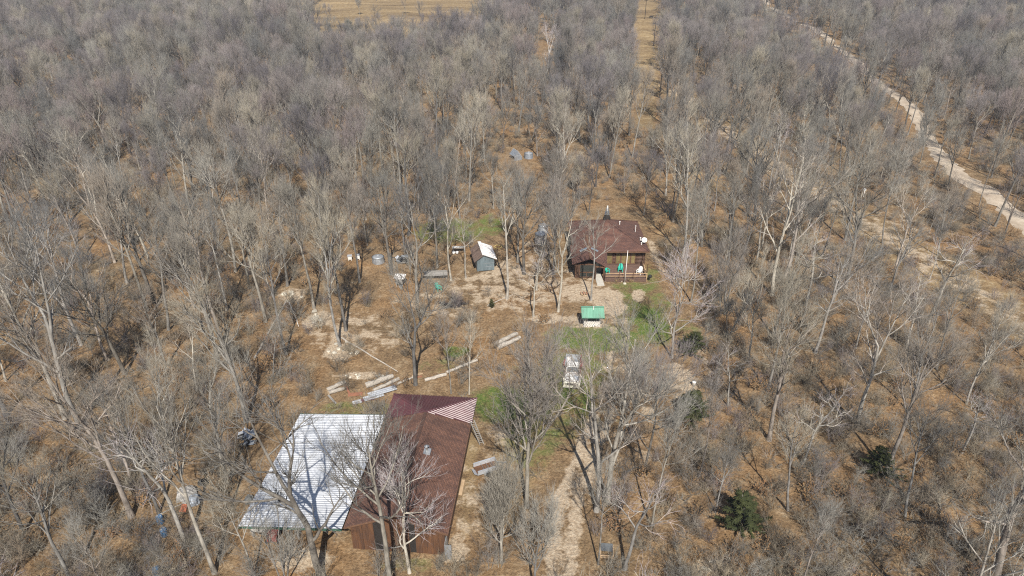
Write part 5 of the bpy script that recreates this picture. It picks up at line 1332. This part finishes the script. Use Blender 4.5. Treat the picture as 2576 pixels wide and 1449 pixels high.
# cedars
CED = [make_cedar(31), make_cedar(32, 5.5, 1.9), make_cedar(33, 4.5, 1.6)]
for i, (u, v, H, lab) in enumerate(((1868, 1335, 4.0, 'large dark green cedar at lower right'), (2205, 1200, 3.2, 'dark green cedar behind a big grey trunk at right'), (1738, 1062, 3.6, 'dark green cedar at the right edge of the clearing'),
                                     (1735, 890, 3.2, 'small green cedar right of the pinkish pale tree'), (1003, 120, 9.0, 'dark evergreen at the edge of the golden field'), (1302, 32, 11.0, 'dark evergreen at the top edge of the far wood'), (1238, 775, 1.5, 'tiny green cedar in the yard below the tin shed'), (885, 100, 8.0, 'dark evergreen standing in the golden field'))):
    x, y = gp(u, v); tm, cm = CED[i % 3]; t = empty('cedar_tree', (x, y, hz(x, y)), i * 1.3); s = H / (5.0, 5.5, 4.5)[i % 3]; t.scale = ((s * 2.1, s * 2.1, s) if i < 4 else (s * 1.2, s * 1.2, s))
    link('trunk', tm, t); link('crown', cm, t); tag(t, lab, 'cedar')

# ---- the wood: scattered trees
def mixd(h): return h
YARD = [(770, 790), (930, 690), (1000, 640), (1180, 570), (1300, 580), (1425, 545), (1640, 530), (1680, 700), (1760, 800), (1745, 1000), (1670, 1200), (1610, 1480), (1570, 1640), (560, 1640), (580, 1300), (620, 1060), (800, 985), (760, 900)]
KEEP = [(585, 975, 1205, 1420), (1420, 505, 1645, 720), (1188, 600, 1256, 690), (1445, 745, 1525, 830), (1400, 880, 1475, 985), (1190, 1140, 1275, 1205), (440, 1200, 520, 1300), (385, 1290, 430, 1360), (380, 1420, 415, 1449), (1275, 370, 1345, 405), (1345, 560, 1380, 615), (870, 630, 1045, 735), (1630, 30, 1645, 52), (1358, 75, 1392, 150), (1630, 700, 1760, 890), (1815, 1250, 1930, 1340), (2170, 1120, 2250, 1190), (800, 0, 1210, 45), (1612, 0, 1652, 150), (1608, 150, 1652, 300)]
ROADPX = [pj(a, b, 0)[:2] for a, b in ROAD]
LANEPX = [pj(a, b, 0)[:2] for a, b in LANE]
LANEPX = [(p[0] + (q[0] - p[0]) * k / 5, p[1] + (q[1] - p[1]) * k / 5) for p, q in zip(LANEPX[:-1], LANEPX[1:]) for k in range(5)]
ROADPX = [(p[0] + (q[0] - p[0]) * k / 4, p[1] + (q[1] - p[1]) * k / 4) for p, q in zip(ROADPX[:-1], ROADPX[1:]) for k in range(4)]
rng = np.random.default_rng(77)
def in_view(x, y, z, mg=60):
    u, v, s = pj(x, y, z); return -mg < u < 2576 + mg and -mg < v < 1449 + mg
yx = np.array([p[0] for p in YARD]); 
def in_poly(poly, x, y):
    return bool(npoly(poly, np.array([x]), np.array([y]))[0])
cand = []
pts_grid = {}
def too_close(x, y, r):
    c = (int(x // 4), int(y // 4))
    for i in range(c[0] - 2, c[0] + 3):
        for j in range(c[1] - 2, c[1] + 3):
            for (a, b) in pts_grid.get((i, j), ()):
                if (a - x) ** 2 + (b - y) ** 2 < r * r: return True
    return False
def put(x, y): pts_grid.setdefault((int(x // 4), int(y // 4)), []).append((x, y))
for x, y in hand_px: put(x, y)
mix_near = ['oak1', 'oak2', 'oak3', 'hick1', 'hick2', 'elm1', 'thin1', 'elm3', 'pole1', 'pole2', 'pole1', 'thin2', 'multi', 'oak3', 'hick1', 'snag']
mix_close = ['open1', 'open2', 'open3', 'thin1', 'thin2', 'pole1', 'pole2', 'snag', 'open1', 'open2', 'open3', 'hick2', 'oak1', 'multi', 'open3', 'pole2']
mix_far = ['oak1', 'oak2', 'oak3', 'hick1', 'elm1', 'elm2', 'elm3', 'elm1', 'elm2', 'elm3', 'oak1', 'multi', 'hick1', 'elm2', 'oak2', 'elm3']
SCATTER = []
tries = 34000
ys = 30 + (565 - 30) * rng.random(tries) ** .72
xs = (rng.random(tries) * 2 - 1) * (ys * .80 + 22)
dr = line_dist(ROAD, xs, ys); dl_ = line_dist(LANE, xs, ys)
infield = npoly(FIELD, xs, ys) | npoly(FIELD2, xs, ys) | npoly(FIELD3, xs, ys)
for x, y, a, b, inf in zip(xs, ys, dr, dl_, infield):
    if a < 4.0 or (b < 6.5 and rng.random() < .93): continue
    f1 = math.sin(x * .055 + 1.7 * math.sin(y * .031)) + math.sin(y * .062 + x * .021 + 1.1); f2 = math.sin(x * .033 + y * .027) + math.sin(x * .071 - y * .043 + 2.0)
    if f1 < -.7 and rng.random() < .6: continue
    if inf and rng.random() < .84: continue
    u, v, s = pj(x, y, 0)
    if in_poly(YARD, u, v): continue
    far = y > 150
    kind = (mix_far if far else mix_close if y < 105 else mix_near)[rng.integers(16)]
    if y < 105: pass
    elif f2 > .9 and rng.random() < .55: kind = ('elm1', 'elm3', 'elm2')[rng.integers(3)]
    elif f2 < -.9 and rng.random() < .5: kind = ('oak3', 'hick1', 'oak1', 'fan')[rng.integers(4)]
    H = PROTO[kind][2] * rng.uniform(.70, 1.22) * (1.06 if f1 > 0 else .95)
    if u < 700 and v > 700: H *= 1.0
    r_ = (3.9 + 2.8 * rng.random() if y < 115 else 3.8 + 2.5 * rng.random()) if not far else 3.6 + 2.6 * rng.random()
    if 1780 < u and v > 700: r_ *= 1.05
    if too_close(x, y, r_): continue
    ut, vt, st = pj(x, y, H); um, vm, _ = pj(x, y, H * .35); hw = H * .2 * s
    bad = False
    for (x0, y0, x1, y1) in KEEP:
        if ut + hw > x0 and ut - hw < x1 and vt < y1 and vm > y0 and not (x0 == 800 and rng.random() < .8) and not (y0 == 150 and rng.random() < .4): bad = True; break
        if u > x0 - 4 and u < x1 + 4 and vt < y1 and v > y0: bad = True; break
    if not bad and u > 1800 and rng.random() < .95:
        for (ru_, rv_) in ROADPX:
            if abs(ru_ - ut) < hw * 1.2 and vt < rv_ < vm: bad = True; break
    if not bad and u > 1650 and rng.random() < .62:
        for (ru_, rv_) in LANEPX:
            if abs(ru_ - ut) < hw and vt < rv_ < vm: bad = True; break
    if bad: continue
    put(x, y)
    vis = in_view(x, y, 0, 30) or in_view(x, y, H * .7, 0)
    SCATTER.append((H * s if vis else 0.0, kind, x, y, H, rng.uniform(0, 6.28), u, v))
SCATTER.sort(key=lambda q: -q[0])
NIND = 300 - len(HAND)
IND, REST = SCATTER[:NIND], SCATTER[NIND:]
def zone(u, v):
    if u < 700: return 'in the lower left wood' if v > 1050 else ('in the wood left of the yard' if v > 700 else 'in the far left wood')
    if u > 1650:
        if v > 1050: return 'in the lower right wood'
        return 'in the wood right of the house' if v > 640 else 'in the wood between house and gravel road'
    return 'in the wood behind the yard and house' if v < 800 else 'at the bottom edge of the clearing'
ORD = 'leftmost second third fourth fifth sixth seventh eighth ninth tenth eleventh twelfth thirteenth fourteenth fifteenth sixteenth seventeenth eighteenth nineteenth twentieth'.split()
classes = {}
for q in IND: classes.setdefault((TONE[q[1]], zone(q[6], q[7])), []).append(q)
for (tone, zn), qs in classes.items():
    qs.sort(key=lambda q: q[6])
    for i, (w, kind, x, y, H, rz, u, v) in enumerate(qs):
        if len(qs) == 1: lab = f'{tone} bare tree {zn}'
        elif i == 0: lab = f'{tone} bare tree {zn}, leftmost'
        elif i == len(qs) - 1: lab = f'{tone} bare tree {zn}, rightmost'
        else: lab = f'{tone} bare tree {zn}, {ORD[min(i, 19)]} from left'
        place_tree(kind, x, y, H, rz, (rng.normal(0, .03), rng.normal(0, .03)), lab, 'bare trees ' + zn)

# the remaining trees of the wood and the undergrowth: one mass each, instanced on points
def instancer(name, protos, P_, K_, Rz, S_, label):
    me = bpy.data.meshes.new(name); me.vertices.add(len(P_)); me.vertices.foreach_set('co', np.asarray(P_, np.float32).ravel())
    for nm, ty, key, arr in (('pick', 'INT', 'value', len(protos) - 1 - np.asarray(K_, np.int32)), ('turn', 'FLOAT', 'value', np.asarray(Rz, np.float32)), ('size', 'FLOAT', 'value', np.asarray(S_, np.float32))):
        at = me.attributes.new(nm, ty, 'POINT'); at.data.foreach_set(key, arr)
    o = link(name, me); tag(o, label, 'wood' if 'wood' in name else 'undergrowth', kind='stuff')
    ng = bpy.data.node_groups.new(name, 'GeometryNodeTree')
    ng.interface.new_socket('Geometry', in_out='INPUT', socket_type='NodeSocketGeometry'); ng.interface.new_socket('Geometry', in_out='OUTPUT', socket_type='NodeSocketGeometry')
    N = ng.nodes; L = ng.links
    gi, go = N.new('NodeGroupInput'), N.new('NodeGroupOutput')
    jn = N.new('GeometryNodeJoinGeometry')
    for objs in protos:
        j2 = N.new('GeometryNodeJoinGeometry')
        for ob in objs:
            oi = N.new('GeometryNodeObjectInfo'); oi.transform_space = 'ORIGINAL'; oi.inputs['Object'].default_value = ob; oi.inputs['As Instance'].default_value = True
            L.new(oi.outputs['Geometry'], j2.inputs[0])
        g2 = N.new('GeometryNodeGeometryToInstance'); L.new(j2.outputs[0], g2.inputs[0]); L.new(g2.outputs[0], jn.inputs[0])
    def na(nm, ty):
        a = N.new('GeometryNodeInputNamedAttribute'); a.data_type = ty; a.inputs[0].default_value = nm; return a.outputs[0]
    ip = N.new('GeometryNodeInstanceOnPoints'); ip.inputs['Pick Instance'].default_value = True
    L.new(gi.outputs[0], ip.inputs['Points']); L.new(jn.outputs[0], ip.inputs['Instance']); L.new(na('pick', 'INT'), ip.inputs['Instance Index'])
    cx = N.new('ShaderNodeCombineXYZ'); L.new(na('turn', 'FLOAT'), cx.inputs[2])
    er = N.new('FunctionNodeEulerToRotation'); L.new(cx.outputs[0], er.inputs[0]); L.new(er.outputs[0], ip.inputs['Rotation'])
    L.new(na('size', 'FLOAT'), ip.inputs['Scale']); L.new(ip.outputs[0], go.inputs[0])
    md = o.modifiers.new('scatter', 'NODES'); md.node_group = ng
    return o
HID = bpy.data.collections.new('patterns')          # pattern meshes for the instanced masses; not linked to the scene
def pattern(me_):
    ob = bpy.data.objects.new(me_.name, me_); HID.objects.link(ob); return ob
keys = list(PROTO)
pat = [[pattern(PROTO[k][0]), pattern(PROTO[k][1])] for k in keys]
instancer('bare_wood', pat, [(q[2], q[3], hz(q[2], q[3])) for q in REST], [keys.index(q[1]) for q in REST], [q[5] for q in REST], [q[4] / PROTO[q[1]][2] for q in REST], 'mass of leafless grey trees filling the distant wood')
SHR = [make_shrub(41), make_shrub(42, 3.2, 7, 7, 9), make_shrub(43, 2.0, 11, 6, 8), make_shrub(44, 4.2, 5, 9, 9, MT_GREY, .35), make_shrub(45, 3.6, 6, 9, 9, MT_TAN, .4), make_shrub(46, 1.8, 9, 6, 6, MT_BRUSH, .6, .009, MT_LEAFY), make_shrub(47, 2.6, 8, 7, 8, MT_RED, .5), make_shrub(48, 1.5, 12, 5, 5, MT_BRUSH, 2.0), make_shrub(49, 1.2, 12, 5, 5, MT_GREY, 2.6), make_shrub(50, 1.4, 12, 5, 5, MT_TAN, 1.8)]
n = 25000
ys = 34 + (330 - 34) * rng.random(n) ** 1.25; xs = (rng.random(n) * 2 - 1) * (ys * .78 + 16)
g_, d_, dr_ = ground_masks(xs, ys)
rd = line_dist(ROAD, xs, ys); dv = line_dist(DRIVE, xs, ys)
uu, vv_, _ = pj(xs, ys, 0.0)
yard = npoly(YARD, uu, vv_)
barn_in = npoly([rot_pt(-14.5, -1.2)[:2], rot_pt(5.2, -1.2)[:2], rot_pt(5.2, 19.3)[:2], rot_pt(-14.5, 16.2)[:2]], xs, ys)
house_in = (xs > 7.5) & (xs < 22.5) & (ys > 89.5) & (ys < 110)
dens = np.where(yard, .17, .62) * np.clip(1 - d_ * .8, .05, 1) * np.clip(1 - g_ * .75, .1, 1) * np.clip(1 - dr_ * .6, .1, 1)
dens = dens * np.where(ys < 80, .85, 1.0)
keepm = (rng.random(n) < dens) & (rd > 4.5) & (dv > 2.4) & ~barn_in & ~house_in
prot = np.zeros(n, bool)
for (x0, y0, x1, y1) in KEEP[1:]: prot |= (uu > x0 - 8) & (uu < x1 + 8) & (vv_ > y0) & (vv_ < y1 + 26)
keepm &= ~prot
xs, ys = xs[keepm], ys[keepm]; hh = height(xs, ys)
instancer('undergrowth', [[pattern(m_)] for m_ in SHR], np.stack([xs, ys, hh], -1), rng.integers(0, len(SHR), len(xs)), rng.uniform(0, 6.28, len(xs)), rng.uniform(.45, 1.15, len(xs)), 'brown brush and saplings covering the woodland floor')
print('scattered trees', len(SCATTER), 'individual', len(IND), 'shrubs', len(xs))

# brush pile in the yard
x, y = gp(1140, 768); me_ = make_shrub(61, 2.2, 40, 7, 8, M_CHAR, 1.6, .02)
t = empty('brush_pile', (x, y, 0)); tag(t, 'dark pile of cut brush in the yard below the plank table', 'brush pile'); t.scale = (1.15, .9, .55)
link('cut_twigs', me_, t)['kind'] = 'stuff'
# shrubs before the porch, evergreen tufts
for k, (u, v, mt, lab) in enumerate(((1549, 708, MT_LEAFY, 'small yellowish shrub left of the flagpole'), (1588, 708, MT_LEAFY, 'small yellowish shrub right of the flagpole'))):
    x, y = gp(u, v); o = link('porch_shrub', make_shrub(70 + k, .75, 14, 6, 6, M_DRYBLADE, .7, .02), None, (x, y, 0)); tag(o, lab, 'shrub', 'shrubs before the porch')
# grass tufts: one mass each of green and dry blades
def tufts(name, mat, n, seed, hgt, mask, label):
    r2 = np.random.default_rng(seed); x_ = r2.uniform(-24, 34, n); y_ = r2.uniform(40, 112, n)
    g_, d_, dr_ = ground_masks(x_, y_); m_ = {'g': g_, 'd': dr_ * .8 + g_ * .3 + .06}[mask] * np.clip(1 - d_, .1, 1)
    k = (r2.random(n) < m_) & ~npoly([rot_pt(-14, 0)[:2], rot_pt(4.6, 0)[:2], rot_pt(4.6, 18.7)[:2], rot_pt(-14, 15.2)[:2]], x_, y_) & ~((x_ > 9) & (x_ < 21) & (y_ > 92) & (y_ < 108)) & (np.hypot(x_ - 10.7, y_ - 80) > 1.5)
    x_, y_ = x_[k], y_[k]; N = len(x_); P_ = np.stack([x_, y_, height(x_, y_) - .02], -1); D_ = unit(np.stack([r2.normal(0, .45, N), r2.normal(0, .45, N), np.ones(N)], -1))
    v, f = cones(P_, D_, hgt * r2.uniform(.4, 1.3, N), np.full(N, .022)); g = Geo(); g.tri(v, f, 0)
    tag(link(name, g.mesh(name, [mat])), label, 'grass', kind='stuff')
tufts('green_grass', M_GRASSTUFT, 60000, 5, .14, 'g', 'short green grass around well and truck')
tufts('dry_grass', M_DRYBLADE, 60000, 6, .22, 'd', 'dry straw coloured grass in the clearing')

# ------------------------------------------------------------------ the air
m = MB(); m.box(-1000, 1000, -200, 2000, -3.0, 56.0); hz_o = m.build('haze', [])
hm = bpy.data.materials.new('air'); hm.use_nodes = True; hn = hm.node_tree
for nd in list(hn.nodes):
    if nd.type == 'BSDF_PRINCIPLED': hn.nodes.remove(nd)
pv = hn.nodes.new('ShaderNodeVolumePrincipled'); pv.inputs['Color'].default_value = (0.80, 0.88, 1.0, 1); pv.inputs['Density'].default_value = 0.00020; pv.inputs['Anisotropy'].default_value = 0.0
hn.links.new(pv.outputs[0], [n_ for n_ in hn.nodes if n_.type == 'OUTPUT_MATERIAL'][0].inputs['Volume'])
hz_o.data.materials.append(hm); tag(hz_o, 'thin pale haze hanging over the wood', 'haze', kind='stuff')
SC.cycles.volume_bounces = 0
